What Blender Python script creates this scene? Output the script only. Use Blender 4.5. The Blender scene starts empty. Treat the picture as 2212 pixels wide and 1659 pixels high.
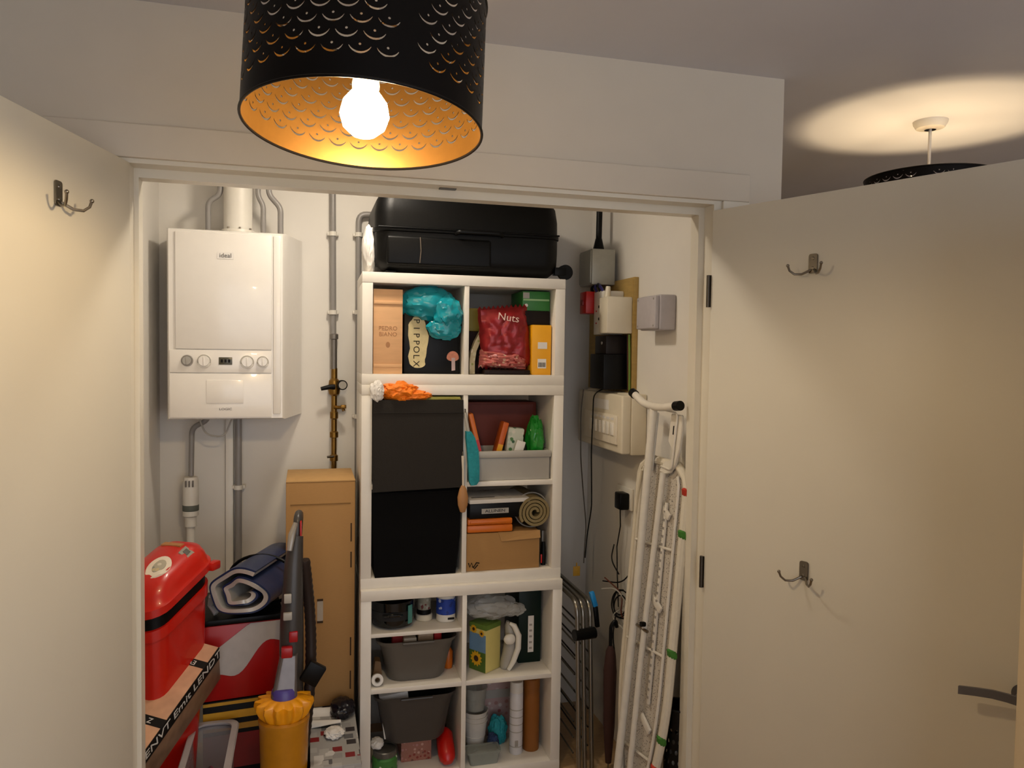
import bpy, bmesh, math, random
from mathutils import Vector, Matrix, noise
from mathutils.geometry import delaunay_2d_cdt
random.seed(7)
S = bpy.context.scene
COL = S.collection
PI = math.pi
# ------------------------------------------------------------------ camera
cam_d = bpy.data.cameras.new('camera')
cam_d.sensor_fit = 'HORIZONTAL'; cam_d.sensor_width = 36.0
cam_d.lens = 1654.0 * 36.0 / 2212.0
cam_d.clip_start = 0.02
cam = bpy.data.objects.new('camera', cam_d); COL.objects.link(cam)
YAW, PIT, ROL = 0.2627, 0.0410, 0.0145
fw = Vector((math.sin(YAW) * math.cos(PIT), math.cos(YAW) * math.cos(PIT), -math.sin(PIT)))
rt = Vector((math.cos(YAW), -math.sin(YAW), 0.0)); up = rt.cross(fw)
r2 = rt * math.cos(ROL) + up * math.sin(ROL); u2 = up * math.cos(ROL) - rt * math.sin(ROL)
cm = Matrix((r2, u2, -fw)).transposed().to_4x4(); cm.translation = Vector((-0.1842, -2.1767, 1.6556))
cam.matrix_world = cm
S.camera = cam
# ------------------------------------------------------------------ world, exposure
w = bpy.data.worlds.new('hall_daylight'); S.world = w; w.use_nodes = True
bgn = w.node_tree.nodes['Background']
bgn.inputs[0].default_value = (0.92, 0.94, 1.0, 1); bgn.inputs[1].default_value = 0.95
S.view_settings.view_transform = 'Standard'; S.view_settings.look = 'None'
S.view_settings.exposure = 0.95; S.view_settings.gamma = 1.0
S.view_settings.use_curve_mapping = False
S.cycles.max_bounces = 4; S.cycles.diffuse_bounces = 3; S.cycles.glossy_bounces = 2; S.cycles.transmission_bounces = 2; S.cycles.transparent_max_bounces = 6
S.cycles.use_light_tree = False
S.cycles.caustics_reflective = False; S.cycles.caustics_refractive = False
BULB_POWER = 112.0        # emission of the hall pendant bulbs

# ------------------------------------------------------------------ helpers
def lin(c):
    return tuple(((v / 12.92) if v <= 0.04045 else ((v + 0.055) / 1.055) ** 2.4) for v in c)
def hexc(h):
    return lin(tuple(int(h[i:i + 2], 16) / 255 for i in (0, 2, 4)))
MATS = {}
def mat(name, hx='808080', rough=0.5, metal=0.0, var=0.10, scale=30.0, bump=0.0, alpha=1.0, trans=0.0, coat=0.0, emit=None, aniso=None):
    if name in MATS: return MATS[name]
    m = bpy.data.materials.new(name); m.use_nodes = True
    nt = m.node_tree; b = nt.nodes['Principled BSDF']
    c = hexc(hx)
    tc = nt.nodes.new('ShaderNodeTexCoord')
    mp = nt.nodes.new('ShaderNodeMapping'); nt.links.new(tc.outputs['Object'], mp.inputs[0])
    if aniso: mp.inputs['Scale'].default_value = aniso
    nz = nt.nodes.new('ShaderNodeTexNoise'); nz.inputs['Scale'].default_value = scale; nz.inputs['Detail'].default_value = 2
    nt.links.new(mp.outputs[0], nz.inputs['Vector'])
    mx = nt.nodes.new('ShaderNodeMix'); mx.data_type = 'RGBA'
    mx.inputs[6].default_value = tuple(v * (1 - var) for v in c) + (1,)
    mx.inputs[7].default_value = tuple(min(1, v * (1 + var)) for v in c) + (1,)
    nt.links.new(nz.outputs['Fac'], mx.inputs[0])
    nt.links.new(mx.outputs[2], b.inputs['Base Color'])
    b.inputs['Roughness'].default_value = rough; b.inputs['Metallic'].default_value = metal
    b.inputs['Alpha'].default_value = alpha
    if max(c) < 0.03: b.inputs['Specular IOR Level'].default_value = 0.18 if rough > 0.3 else 0.35
    b.inputs['Transmission Weight'].default_value = trans
    b.inputs['Coat Weight'].default_value = coat
    if bump:
        bp = nt.nodes.new('ShaderNodeBump'); bp.inputs['Strength'].default_value = bump; bp.inputs['Distance'].default_value = 0.01
        nt.links.new(nz.outputs['Fac'], bp.inputs['Height']); nt.links.new(bp.outputs[0], b.inputs['Normal'])
    if emit:
        b.inputs['Emission Color'].default_value = emit[0] + (1,); b.inputs['Emission Strength'].default_value = emit[1]
    MATS[name] = m
    return m
def spots(name, base, dots, scale=40.0, lo=0.35, hi=0.42, rough=0.6, kind='voronoi'):
    """procedural print: base colour with cell-coloured patches"""
    if name in MATS: return MATS[name]
    m = bpy.data.materials.new(name); m.use_nodes = True; nt = m.node_tree; b = nt.nodes['Principled BSDF']
    tc = nt.nodes.new('ShaderNodeTexCoord')
    v = nt.nodes.new('ShaderNodeTexVoronoi'); v.distance = 'CHEBYCHEV' if kind == 'square' else 'EUCLIDEAN'
    v.inputs['Scale'].default_value = scale; v.inputs['Randomness'].default_value = 0.6 if kind == 'square' else 1.0
    nt.links.new(tc.outputs['Object'], v.inputs['Vector'])
    sp = nt.nodes.new('ShaderNodeSeparateColor'); nt.links.new(v.outputs['Color'], sp.inputs[0])
    rp = nt.nodes.new('ShaderNodeValToRGB'); rp.color_ramp.interpolation = 'CONSTANT'
    e = rp.color_ramp.elements; n = len(dots)
    e[0].color = hexc(dots[0]) + (1,); e[0].position = 0
    e[1].color = hexc(dots[1 % n]) + (1,); e[1].position = 1 / n
    for i in range(2, n):
        q = e.new(i / n); q.color = hexc(dots[i]) + (1,)
    nt.links.new(sp.outputs[0], rp.inputs[0])
    ms = nt.nodes.new('ShaderNodeMapRange'); ms.inputs[1].default_value = lo; ms.inputs[2].default_value = hi
    nt.links.new(v.outputs['Distance'], ms.inputs[0])
    mx = nt.nodes.new('ShaderNodeMix'); mx.data_type = 'RGBA'
    nt.links.new(ms.outputs[0], mx.inputs[0]); nt.links.new(rp.outputs[0], mx.inputs[6]); mx.inputs[7].default_value = hexc(base) + (1,)
    nt.links.new(mx.outputs[2], b.inputs['Base Color']); b.inputs['Roughness'].default_value = rough
    MATS[name] = m
    return m

class MB:
    def __init__(s): s.bm = bmesh.new()
    def _new(s, before): return [v for v in s.bm.verts if v.index == -1 or v not in before]
    def add(s, other, M=None):
        me = bpy.data.meshes.new('t'); other.bm.to_mesh(me); other.bm.free()
        if M is not None: me.transform(M)
        s.bm.from_mesh(me); bpy.data.meshes.remove(me); return s
    def bx(s, x0, x1, y0, y1, z0, z1, bev=0.0, seg=2, M=None):
        t = bmesh.new()
        bmesh.ops.create_cube(t, size=1.0)
        for v in t.verts:
            v.co = Vector(((x0 + x1) / 2 + v.co.x * (x1 - x0), (y0 + y1) / 2 + v.co.y * (y1 - y0), (z0 + z1) / 2 + v.co.z * (z1 - z0)))
        if bev > 0:
            bmesh.ops.bevel(t, geom=t.edges[:], offset=bev, segments=seg, profile=0.5, affect='EDGES')
        if M is not None: bmesh.ops.transform(t, matrix=M, verts=t.verts)
        me = bpy.data.meshes.new('t'); t.to_mesh(me); t.free(); s.bm.from_mesh(me); bpy.data.meshes.remove(me)
        return s
    def cone(s, p, q, r, r2=None, n=20, caps=True):
        r2 = r if r2 is None else r2
        p = Vector(p); q = Vector(q); d = (q - p); z = d.normalized()
        a = Vector((1, 0, 0)) if abs(z.x) < 0.9 else Vector((0, 1, 0))
        u = z.cross(a).normalized(); v = z.cross(u)
        A = [s.bm.verts.new(p + (u * math.cos(2 * PI * i / n) + v * math.sin(2 * PI * i / n)) * r) for i in range(n)]
        B = [s.bm.verts.new(q + (u * math.cos(2 * PI * i / n) + v * math.sin(2 * PI * i / n)) * r2) for i in range(n)]
        for i in range(n): s.bm.faces.new((A[i], A[(i + 1) % n], B[(i + 1) % n], B[i]))
        if caps: s.bm.faces.new(A[::-1]); s.bm.faces.new(B)
        return s
    def tube(s, pts, r, n=10, closed=False, caps=True):
        P = [Vector(p) for p in pts]; N = len(P); rings = []
        t0 = None; u = None
        for i in range(N):
            if closed: t = (P[(i + 1) % N] - P[i - 1])
            else: t = P[min(i + 1, N - 1)] - P[max(i - 1, 0)]
            t = t.normalized()
            if u is None:
                a = Vector((0, 0, 1)) if abs(t.z) < 0.9 else Vector((1, 0, 0))
                u = t.cross(a).normalized()
            else:
                u = (u - t * u.dot(t)).normalized()
            v = t.cross(u); rr = r[i] if isinstance(r, (list, tuple)) else r
            rings.append([s.bm.verts.new(P[i] + (u * math.cos(2 * PI * k / n) + v * math.sin(2 * PI * k / n)) * rr) for k in range(n)])
        for i in range(N if closed else N - 1):
            A, B = rings[i], rings[(i + 1) % N]
            for k in range(n): s.bm.faces.new((A[k], A[(k + 1) % n], B[(k + 1) % n], B[k]))
        if caps and not closed: s.bm.faces.new(rings[0][::-1]); s.bm.faces.new(rings[-1])
        return s
    def lathe(s, prof, c=(0, 0, 0), n=32, M=None, sx=1.0, sy=1.0):
        """prof: list of (r, z)"""
        c = Vector(c); rings = []
        for r, z in prof:
            if r < 1e-6: rings.append([s.bm.verts.new(c + Vector((0, 0, z)))])
            else: rings.append([s.bm.verts.new(c + Vector((r * sx * math.cos(2 * PI * k / n), r * sy * math.sin(2 * PI * k / n), z))) for k in range(n)])
        allv = [v for g in rings for v in g]
        for A, B in zip(rings, rings[1:]):
            if len(A) == 1 and len(B) == 1: continue
            for k in range(n):
                k2 = (k + 1) % n
                if len(A) == 1: s.bm.faces.new((A[0], B[k2], B[k]))
                elif len(B) == 1: s.bm.faces.new((A[k], A[k2], B[0]))
                else: s.bm.faces.new((A[k], A[k2], B[k2], B[k]))
        if M is not None: bmesh.ops.transform(s.bm, matrix=M, verts=allv)
        return s
    def prism(s, poly, d, M=None, bev=0.0):
        """poly (x,y) extruded z 0..d, placed by M"""
        t = bmesh.new()
        A = [t.verts.new((x, y, 0)) for x, y in poly]; B = [t.verts.new((x, y, d)) for x, y in poly]; n = len(poly)
        t.faces.new(A[::-1]); t.faces.new(B)
        for i in range(n): t.faces.new((A[i], A[(i + 1) % n], B[(i + 1) % n], B[i]))
        bmesh.ops.recalc_face_normals(t, faces=t.faces[:])
        if bev: bmesh.ops.bevel(t, geom=t.edges[:], offset=bev, segments=2, affect='EDGES')
        if M is not None: bmesh.ops.transform(t, matrix=M, verts=t.verts)
        me = bpy.data.meshes.new('t'); t.to_mesh(me); t.free(); s.bm.from_mesh(me); bpy.data.meshes.remove(me)
        return s
    def loft(s, rings, caps=True, closed=True):
        R = [[s.bm.verts.new(Vector(p)) for p in ring] for ring in rings]; n = len(R[0])
        for A, B in zip(R, R[1:]):
            for k in range(n if closed else n - 1): s.bm.faces.new((A[k], A[(k + 1) % n], B[(k + 1) % n], B[k]))
        if caps: s.bm.faces.new(R[0][::-1]); s.bm.faces.new(R[-1])
        return s
    def blob(s, c, r, amp=0.18, freq=2.2, seed=0, sub=4, ridge=True, M=None):
        t = bmesh.new(); bmesh.ops.create_icosphere(t, subdivisions=sub, radius=1.0)
        o = Vector((seed * 7.3, seed * 3.1, seed * 1.7))
        for v in t.verts:
            d = v.co.normalized()
            h = noise.noise(d * freq + o) * 0.6
            if ridge: h += (0.45 - abs(noise.noise(d * freq * 1.9 + o * 2))) * 0.8 + (0.3 - abs(noise.noise(d * freq * 4.3 + o))) * 0.35
            k = 1 + amp * h
            v.co = Vector((d.x * r[0], d.y * r[1], d.z * r[2])) * k
            v.co += Vector(c)
        if M is not None: bmesh.ops.transform(t, matrix=M, verts=t.verts)
        me = bpy.data.meshes.new('t'); t.to_mesh(me); t.free(); s.bm.from_mesh(me); bpy.data.meshes.remove(me)
        return s

MW = {}
def P(o): return MW.get(o.name, Matrix.Identity(4))
def obj(name, mb, m, parent=None, smooth=True, local=False, angle=35):
    bm = mb.bm
    bmesh.ops.recalc_face_normals(bm, faces=bm.faces[:])
    me = bpy.data.meshes.new(name)
    if parent is not None and not local: bmesh.ops.transform(bm, matrix=P(parent).inverted(), verts=bm.verts)
    bm.to_mesh(me); bm.free()
    me.materials.append(m)
    if smooth:
        me.polygons.foreach_set('use_smooth', [True] * len(me.polygons))
        me.set_sharp_from_angle(angle=math.radians(angle))
    o = bpy.data.objects.new(name, me); COL.objects.link(o)
    if parent is not None:
        o.parent = parent; MW[o.name] = P(parent)
    else: MW[o.name] = Matrix.Identity(4)
    return o
def thing(name, label, cat, loc=(0, 0, 0), rotz=0.0, group=None, M=None):
    o = bpy.data.objects.new(name, None); COL.objects.link(o); o.empty_display_size = 0.05
    if M is None: M = Matrix.Translation(Vector(loc)) @ Matrix.Rotation(rotz, 4, 'Z')
    o.matrix_world = M; MW[o.name] = M.copy()
    o['label'] = label; o['category'] = cat
    if group: o['group'] = group
    return o
def tag(o, label, cat, group=None):
    o['label'] = label; o['category'] = cat
    if group: o['group'] = group
    return o
def struct(name, mb, m, smooth=False, parent=None):
    o = obj(name, mb, m, parent, smooth)
    if parent is None: o['kind'] = 'structure'
    return o
def frame(o, x, y, z=None):
    x = Vector(x).normalized(); y = Vector(y); y = (y - x * x.dot(y)).normalized(); z = x.cross(y)
    M = Matrix((x, y, z)).transposed().to_4x4(); M.translation = Vector(o); return M
FRONT = lambda x, y, z: frame((x, y, z), (1, 0, 0), (0, 0, 1))      # text plane facing -y
def text(name, s, size, m, parent, M, depth=0.0006, sx=1.0, align='CENTER'):
    cu = bpy.data.curves.new('txt', 'FONT'); cu.body = s; cu.size = size; cu.extrude = depth; cu.align_x = align; cu.align_y = 'CENTER'
    cu.resolution_u = 3
    t = bpy.data.objects.new('txt', cu); COL.objects.link(t)
    dg = bpy.context.evaluated_depsgraph_get()
    me = bpy.data.meshes.new_from_object(t.evaluated_get(dg)); bpy.data.objects.remove(t); bpy.data.curves.remove(cu)
    me.transform(Matrix.Diagonal((sx, 1, 1, 1))); me.transform(M)
    if parent is not None: me.transform(P(parent).inverted())
    me.materials.clear(); me.materials.append(m); me.name = name
    o = bpy.data.objects.new(name, me); COL.objects.link(o); o.parent = parent
    MW[o.name] = P(parent)
    return o
def copy_tree(o, parent=None, M=None):
    c = o.copy(); COL.objects.link(c); c.parent = parent
    if M is not None: c.matrix_world = M; MW[c.name] = M.copy()
    for ch in [k for k in bpy.data.objects if k.parent == o]: copy_tree(ch, c)
    return c
def arc(c, r, a0, a1, n=8, ax=(1, 0, 0), ay=(0, 0, 1)):
    c = Vector(c); ax = Vector(ax); ay = Vector(ay)
    return [c + ax * r * math.cos(a0 + (a1 - a0) * i / n) + ay * r * math.sin(a0 + (a1 - a0) * i / n) for i in range(n + 1)]
def rrect(hx, hy, r, n=5, cx=0, cy=0):
    out = []
    for sx, sy, a in ((1, 1, 0), (-1, 1, PI / 2), (-1, -1, PI), (1, -1, 3 * PI / 2)):
        for i in range(n + 1):
            t = a + PI / 2 * i / n
            out.append((cx + sx * (hx - r) + r * math.cos(t), cy + sy * (hy - r) + r * math.sin(t)))
    return out
def sheet(W, H, holes, nx, nz):
    """flat sheet 0..W x 0..H with polygon holes cut out: triangles"""
    pts = []; edges = []; faces = []
    for i in range(nx + 1): pts.append(Vector((W * i / nx, 0))); pts.append(Vector((W * i / nx, H)))
    b = [2 * i for i in range(nx + 1)] + [2 * i + 1 for i in range(nx, -1, -1)]
    edges += [(b[i], b[(i + 1) % len(b)]) for i in range(len(b))]
    boxes = []
    for h in holes:
        k = len(pts); pts += [Vector(p) for p in h]
        faces.append(list(range(k, k + len(h))))
        xs = [p[0] for p in h]; zs = [p[1] for p in h]; boxes.append((min(xs), max(xs), min(zs), max(zs)))
    for i in range(1, nx):
        for j in range(1, nz):
            x, z = W * i / nx, H * j / nz
            if not any(a - .001 < x < c + .001 and d - .001 < z < e + .001 for a, c, d, e in boxes): pts.append(Vector((x, z)))
    V, E, F, ov, oe, of = delaunay_2d_cdt(pts, edges, faces, 0, 1e-7)
    return V, [f for f, o in zip(F, of) if not o]

# ------------------------------------------------------------------ shared materials
m_wall = mat('painted_plaster', 'D2C8B8', 0.75, var=0.03, scale=9, bump=0.03)
m_ceil = mat('ceiling_paint', 'D2D2D8', 0.85, var=0.03, scale=6, bump=0.02)
m_cwall = mat('cupboard_wall_paint', 'E4DFD6', 0.7, var=0.03, scale=9, bump=0.03)
m_door = mat('door_satin_paint', 'D9D3C4', 0.5, var=0.03, scale=5, bump=0.015)
m_trim = mat('trim_gloss_paint', 'DDD6C6', 0.32, var=0.03, scale=12, bump=0.01)
m_wood = mat('floor_oak', 'B4946C', 0.45, var=0.25, scale=14, bump=0.05, aniso=(1, 9, 1))
m_white = mat('white_foil', 'E6E0D5', 0.38, var=0.03)
m_enamel = mat('white_enamel', 'EDE8E0', 0.25, var=0.02, coat=0.3)
m_plast_w = mat('white_plastic', 'E2DDD2', 0.4, var=0.03)
m_cream = mat('cream_plastic', 'D8CEB8', 0.42, var=0.03)
m_black = mat('black_plastic', '060606', 0.4, var=0.1)
m_blackf = mat('black_fabric', '020203', 0.9, var=0.2, scale=300)
m_charc = mat('charcoal_felt', '2C2926', 0.95, var=0.12, scale=350, bump=0.15)
m_grey = mat('grey_plastic', '6B655E', 0.45, var=0.05)
m_lgrey = mat('light_grey_plastic', 'A8A49C', 0.45, var=0.04)
m_pipe = mat('grey_pipe_plastic', '8E8A86', 0.35, var=0.06)
m_steel = mat('brushed_steel', '8A8378', 0.28, metal=1.0, var=0.12)
m_darksteel = mat('dark_steel', '55504A', 0.35, metal=1.0, var=0.1)
m_brass = mat('aged_brass', '8C6A34', 0.35, metal=1.0, var=0.2)
m_card = mat('brown_cardboard', 'A87F4C', 0.85, var=0.06, scale=60, aniso=(1, 1, 8))
m_card_d = mat('cut_cardboard_edge', '3A2713', 0.9, var=0.1)
m_red = mat('red_plastic', 'C0160E', 0.32, var=0.06)
m_orange = mat('orange_plastic', 'D06A12', 0.4, var=0.08)
m_orange_f = mat('orange_netting', 'F07A0C', 0.6, var=0.25, scale=90, bump=0.4)
m_teal = mat('teal_polythene', '0E8C9A', 0.22, var=0.2, scale=20)
m_yellow = mat('yellow_card', 'E9A50C', 0.5, var=0.05)
m_paper = mat('white_paper', 'DEDAD4', 0.7, var=0.05)
m_ink = mat('black_ink', '14110F', 0.6, var=0.1)
m_clear = mat('clear_plastic', 'D8DADA', 0.12, var=0.02, alpha=0.32)
m_wire = mat('black_cable', '0D0C0C', 0.45)

# ------------------------------------------------------------------ the room shell
ZC = 2.54
XL, XR, XC = -0.622, 1.043, 1.288
YB = 1.20; CX0, CX1 = -0.76, 1.10
struct('floor', MB().bx(-3.2, 4.6, -4.5, 4.2, -0.05, 0.0), m_wood)
struct('ceiling', MB().bx(-3.2, 4.6, -4.5, 4.2, ZC, ZC + 0.08), m_ceil)
wf = MB().bx(-3.2, XL - .035, 0.0, 0.10, 0, ZC).bx(XR + .035, XC, 0.0, 0.10, 0, ZC).bx(XL - .035, XR + .035, 0.0, 0.10, 2.155, ZC)
struct('wall_front', wf, m_wall)
struct('wall_return', MB().bx(XC - .1, XC, 0.10, 4.2, 0, ZC), m_wall)
struct('wall_corridor_end', MB().bx(XC, 4.6, 4.1, 4.2, 0, ZC), m_wall)
struct('wall_corridor_right', MB().bx(4.5, 4.6, -4.5, 4.1, 0, ZC), m_wall)
struct('wall_hall_left', MB().bx(-3.3, -3.2, -4.5, 0.1, 0, ZC), m_wall)
struct('wall_daylight_block', MB().bx(-3.2, -1.3, -4.5, -4.4, 0, ZC), m_wall)  # unseen rear wall, added and sized to shape the daylight coming in
struct('wall_back', MB().bx(CX0 - .08, CX1 + .08, YB, YB + .08, 0, ZC), m_cwall)
struct('wall_left', MB().bx(CX0 - .08, CX0, 0.10, YB, 0, ZC), m_cwall)
struct('wall_right', MB().bx(CX1, CX1 + .08, 0.10, YB, 0, ZC), m_cwall)
# door lining with stops, casing round the opening
ln = MB().bx(XL - .035, XR + .035, -0.004, 0.105, 2.128, 2.155).bx(XL - .035, XL - .004, -0.004, 0.105, 0, 2.128).bx(XR + .004, XR + .035, -0.004, 0.105, 0, 2.128)
ln.bx(XL - .004, XR + .004, 0.055, 0.105, 2.104, 2.128).bx(XL - .004, XL + .008, 0.055, 0.105, 0, 2.104).bx(XR - .016, XR + .004, 0.055, 0.105, 0, 2.104)
lining = struct('trim_1', ln, m_trim)
obj('latch_keep', MB().bx(.185, .235, 0.030, 0.050, 2.1255, 2.1285, 0.001), m_darksteel, lining)
cs = MB().bx(XL - .20, XR + .122, -0.016, 0.0, 2.140, 2.226, 0.003)
struct('trim_2', cs, m_wall)
struct('trim_3', MB().bx(XR + .030, XR + .122, -0.016, 0.0, 0, 2.140, 0.003), m_trim)
struct('trim_4', MB().bx(XL - .115, XL - .030, -0.016, 0.0, 0, 2.140, 0.003), m_trim)

def door(name, hinge, ang, width, z1, side, thick=0.042):
    """leaf local frame: +x from hinge to leading edge, the seen face at local y=0 towards `side`"""
    M = Matrix.Translation(Vector((hinge[0], hinge[1], 0))) @ Matrix.Rotation(math.radians(ang), 4, 'Z')
    mb = MB(); y0, y1 = (0, thick) if side < 0 else (-thick, 0)
    mb.bx(0.003, width, y0, y1, 0.012, z1, 0.0015)
    o = obj(name, mb, m_door, None, True, True); o.matrix_world = M; MW[o.name] = M; o['kind'] = 'structure'
    return o, M
d1, M1 = door('door_1', (-0.622, -0.004), -103.7, 0.726, 2.128, 1)
d2, M2 = door('door_2', (1.040, -0.004), -67.05, 0.926, 2.108, -1)
# face normals in world: door_1 faces local +y, door_2 local -y
for zc in (1.857, 0.966, 0.20):
    h = MB().cone((-0.004, -0.004, zc - .05), (-0.004, -0.004, zc + .05), 0.006, n=12).bx(-0.012, 0.004, -0.0015, 0.0015, zc - .05, zc + .05)
    obj('hinge', h, m_darksteel, d2, True, True)
# lever handle on the right door
hd = MB()
lv = [(.908, -.050, .897), (.885, -.055, .899), (.855, -.056, .897), (.82, -.055, .890), (.783, -.053, .881)]
hd.loft([[(x, y - .0035, z - .0095), (x, y + .0035, z - .0095), (x, y + .0035, z + .0095), (x, y - .0035, z + .0095)] for x, y, z in lv])
hd.cone((.900, 0, .897), (.900, -.052, .897), 0.009, n=14)
hl = obj('lever_handle', hd, mat('slate_grey_metal', '6E6E74', .35, metal=.7), d2, True, True)
obj('rose', MB().cone((.900, -.001, .897), (.900, -.008, .897), 0.024, n=28), MATS['slate_grey_metal'], hl, True, True)
# open hall door whose beige leading edge stands at the right of the picture
M3 = Matrix.Translation(Vector((0.944, -1.2, 0))) @ Matrix.Rotation(math.radians(-8), 4, 'Z')
d3 = obj('door_3', MB().bx(0, 0.60, -0.04, 0.0, 0.01, 2.0, 0.0015), mat('hall_door_paint', 'D8C6A6', 0.4, var=0.03), None, True, True)
d3.matrix_world = M3; MW[d3.name] = M3; d3['kind'] = 'structure'

# ------------------------------------------------------------------ pendant lamps with pierced shades
m_shade = mat('matt_black_metal', '100D0C', 0.42, metal=0.3, var=0.1)
m_lining = mat('brass_lining', '6A4A1E', 0.38, metal=0.75, var=0.12, scale=60)
m_bulb = mat('lit_bulb', 'FFE2A8', 0.3, emit=((1.0, 0.74, 0.42), BULB_POWER))
R, HS = 0.22, 0.245
def make_shade():
    holes = []; NCOL = 31; Wd = 2 * PI * R; dx = Wd / NCOL
    for row in range(8):
        zc = 0.040 + row * 0.0248
        off = 0.5 if row % 2 else 0.0
        for c in range(NCOL):
            x = (c + off + 0.25) * dx
            if not (0.032 < x < Wd - 0.032): continue
            rad = 0.0205; a0 = math.radians(208); a1 = math.radians(332); n = 9
            outer = []; inner = []
            for i in range(n + 1):
                t = a0 + (a1 - a0) * i / n; k = math.sin(PI * i / n) ** 0.6
                th = 0.0008 + 0.0030 * k
                outer.append((x + rad * 1.0 * math.cos(t), zc + rad + rad * math.sin(t) - th * .5))
                inner.append((x + rad * 1.0 * math.cos(t) * .97, zc + rad + rad * math.sin(t) + th * .5))
            holes.append(outer + inner[::-1])
            zd = zc + 0.0135
            holes.append([(x + 0.0023 * math.cos(2 * PI * i / 7), zd + 0.0023 * math.sin(2 * PI * i / 7)) for i in range(7)])
    return sheet(Wd, HS, holes, 160, 14)
SV, SF = make_shade()
SEAM = math.radians(-76)      # blank seam of the shade, towards the camera and slightly right
def shade_mesh(r, flip):
    mb = MB(); vs = [mb.bm.verts.new((r * math.cos(v.x / R + SEAM), r * math.sin(v.x / R + SEAM), v.y)) for v in SV]
    for f in SF:
        try: mb.bm.faces.new([vs[i] for i in (f[::-1] if flip else f)])
        except ValueError: pass
    return mb
def pendant(label, base, tilt, zc, hole_dir=0, power_mat=None, bulb_z=0.030):
    L = thing('pendant_lamp', label, 'lamp', base)
    b = Vector(base); n = Vector((tilt[0], tilt[1], 1)).normalized()
    x = Vector((1, 0, 0)); x = (x - n * n.dot(x)).normalized(); y = n.cross(x)
    T = Matrix((x, y, n)).transposed().to_4x4(); T.translation = b
    T = T @ Matrix.Rotation(hole_dir, 4, 'Z')
    sh = shade_mesh(R, False); bmesh.ops.transform(sh.bm, matrix=T, verts=sh.bm.verts)
    me_s = obj('lamp_shade', sh, m_shade, L, False)
    me_s.data.polygons.foreach_set('use_smooth', [True] * len(me_s.data.polygons))
    li = shade_mesh(R - 0.0012, True); bmesh.ops.transform(li.bm, matrix=T, verts=li.bm.verts)
    ob = obj('brass_lining', li, m_lining, me_s, False)
    ob.data.polygons.foreach_set('use_smooth', [True] * len(ob.data.polygons)); ob['label'] = 'brass coloured inside of the shade'
    def tp(p): return T @ Vector(p)
    for z in (0.0, HS): obj('rim_wire', MB().tube([tp((R * math.cos(t * PI / 40), R * math.sin(t * PI / 40), z)) for t in range(80)], 0.0028, 8, closed=True), m_shade, me_s)
    sp = MB()
    for k in range(3):
        a = k * 2 * PI / 3 + .4
        sp.tube([tp((0.028 * math.cos(a), 0.028 * math.sin(a), HS - .03)), tp((R * math.cos(a), R * math.sin(a), HS - .006))], 0.0022, 8)
    sp.tube([tp((0.028 * math.cos(t * PI / 12), 0.028 * math.sin(t * PI / 12), HS - .03)) for t in range(24)], 0.0025, 8, closed=True)
    obj('spider', sp, m_darksteel, L)
    bz = bulb_z
    prof = [(0, -.046), (.022, -.041), (.039, -.026), (.046, -.004), (.041, .020), (.027, .039), (0, .0395)]
    bl = MB().lathe(prof, (0, 0, bz), 24); bmesh.ops.transform(bl.bm, matrix=T, verts=bl.bm.verts)
    obj('bulb', bl, m_bulb, L)
    bh = MB().lathe([(0, bz + .040), (.024, bz + .040), (.026, bz + .055), (.021, bz + .085), (.021, HS - .02), (.012, HS + .0), (0, HS + .01)], n=20)
    bmesh.ops.transform(bh.bm, matrix=T, verts=bh.bm.verts)
    obj('bulb_holder', bh, m_plast_w, L)
    top = tp((0, 0, HS))
    obj('cord', MB().tube([top, Vector((top.x, top.y, zc - .02))], 0.0055, 10), m_plast_w, L)
    ro = MB().lathe([(.02, -.032), (.048, -.026), (.058, -.010), (.060, 0), (0, 0)], (top.x, top.y, zc), 32)
    obj('ceiling_rose', ro, m_plast_w, L)
    return L
pendant('black pierced drum pendant lamp hanging large in front of the cupboard', (-0.082, -0.706, 2.068), (0.045, 0.089), ZC)
pendant('far black pendant lamp on pale ceiling rose, mostly hidden behind right door', (2.061, 0.217, 2.085), (0, 0), ZC, -1.0, bulb_z=0.07)

# cupboard's own lamp: a small bulkhead on the cupboard ceiling just behind the head of the opening
CL = thing('cupboard_lamp', 'round white ceiling lamp inside the cupboard behind the door head', 'lamp', (0.0, 0.45, ZC))
obj('lamp_base', MB().lathe([(0, 0), (.085, 0), (.088, -.02), (.08, -.03), (0, -.03)], (0, .45, ZC), 32), m_plast_w, CL)
obj('diffuser', MB().lathe([(.078, -.03), (.07, -.05), (.045, -.068), (0, -.075)], (0, .45, ZC), 14), mat('lit_diffuser', 'FFF4E0', 0.4, emit=((1.0, 0.88, 0.72), 66.0)), CL)

# ------------------------------------------------------------------ coat hooks on the doors
def coat_hook(label, M, flip=False):
    """local: x along the door, y out of the face, z up, origin at the plate's middle"""
    t = thing('coat_hook', label, 'hook', M=M, group='coat hooks on the cupboard doors')
    obj('back_plate', MB().prism(rrect(.0135, .027, .006), .004, frame((0, 0, 0), (-1, 0, 0), (0, 0, 1)), .001), m_steel, t, True, True)
    for z in (-.013, .014): obj('screw', MB().lathe([(.0045, 0), (.0035, .002), (0, .0026)], n=12, M=frame((0, .004, z), (-1, 0, 0), (0, 0, 1))), m_steel, t, True, True)
    for sx in (-1, 1):
        pts = [Vector((sx * .006, .004, -.018)), Vector((sx * .022, .022, -.030)), Vector((sx * .036, .036, -.030)), Vector((sx * .046, .044, -.020)), Vector((sx * .050, .047, -.006))]
        hk = MB().tube(pts, [.0036, .0034, .0032, .0032, .0032], 10)
        hk.blob(pts[-1], (.0048, .0048, .0048), 0, sub=2, ridge=False)
        obj('prong', hk, m_steel, t, True, True)
    return t
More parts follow.
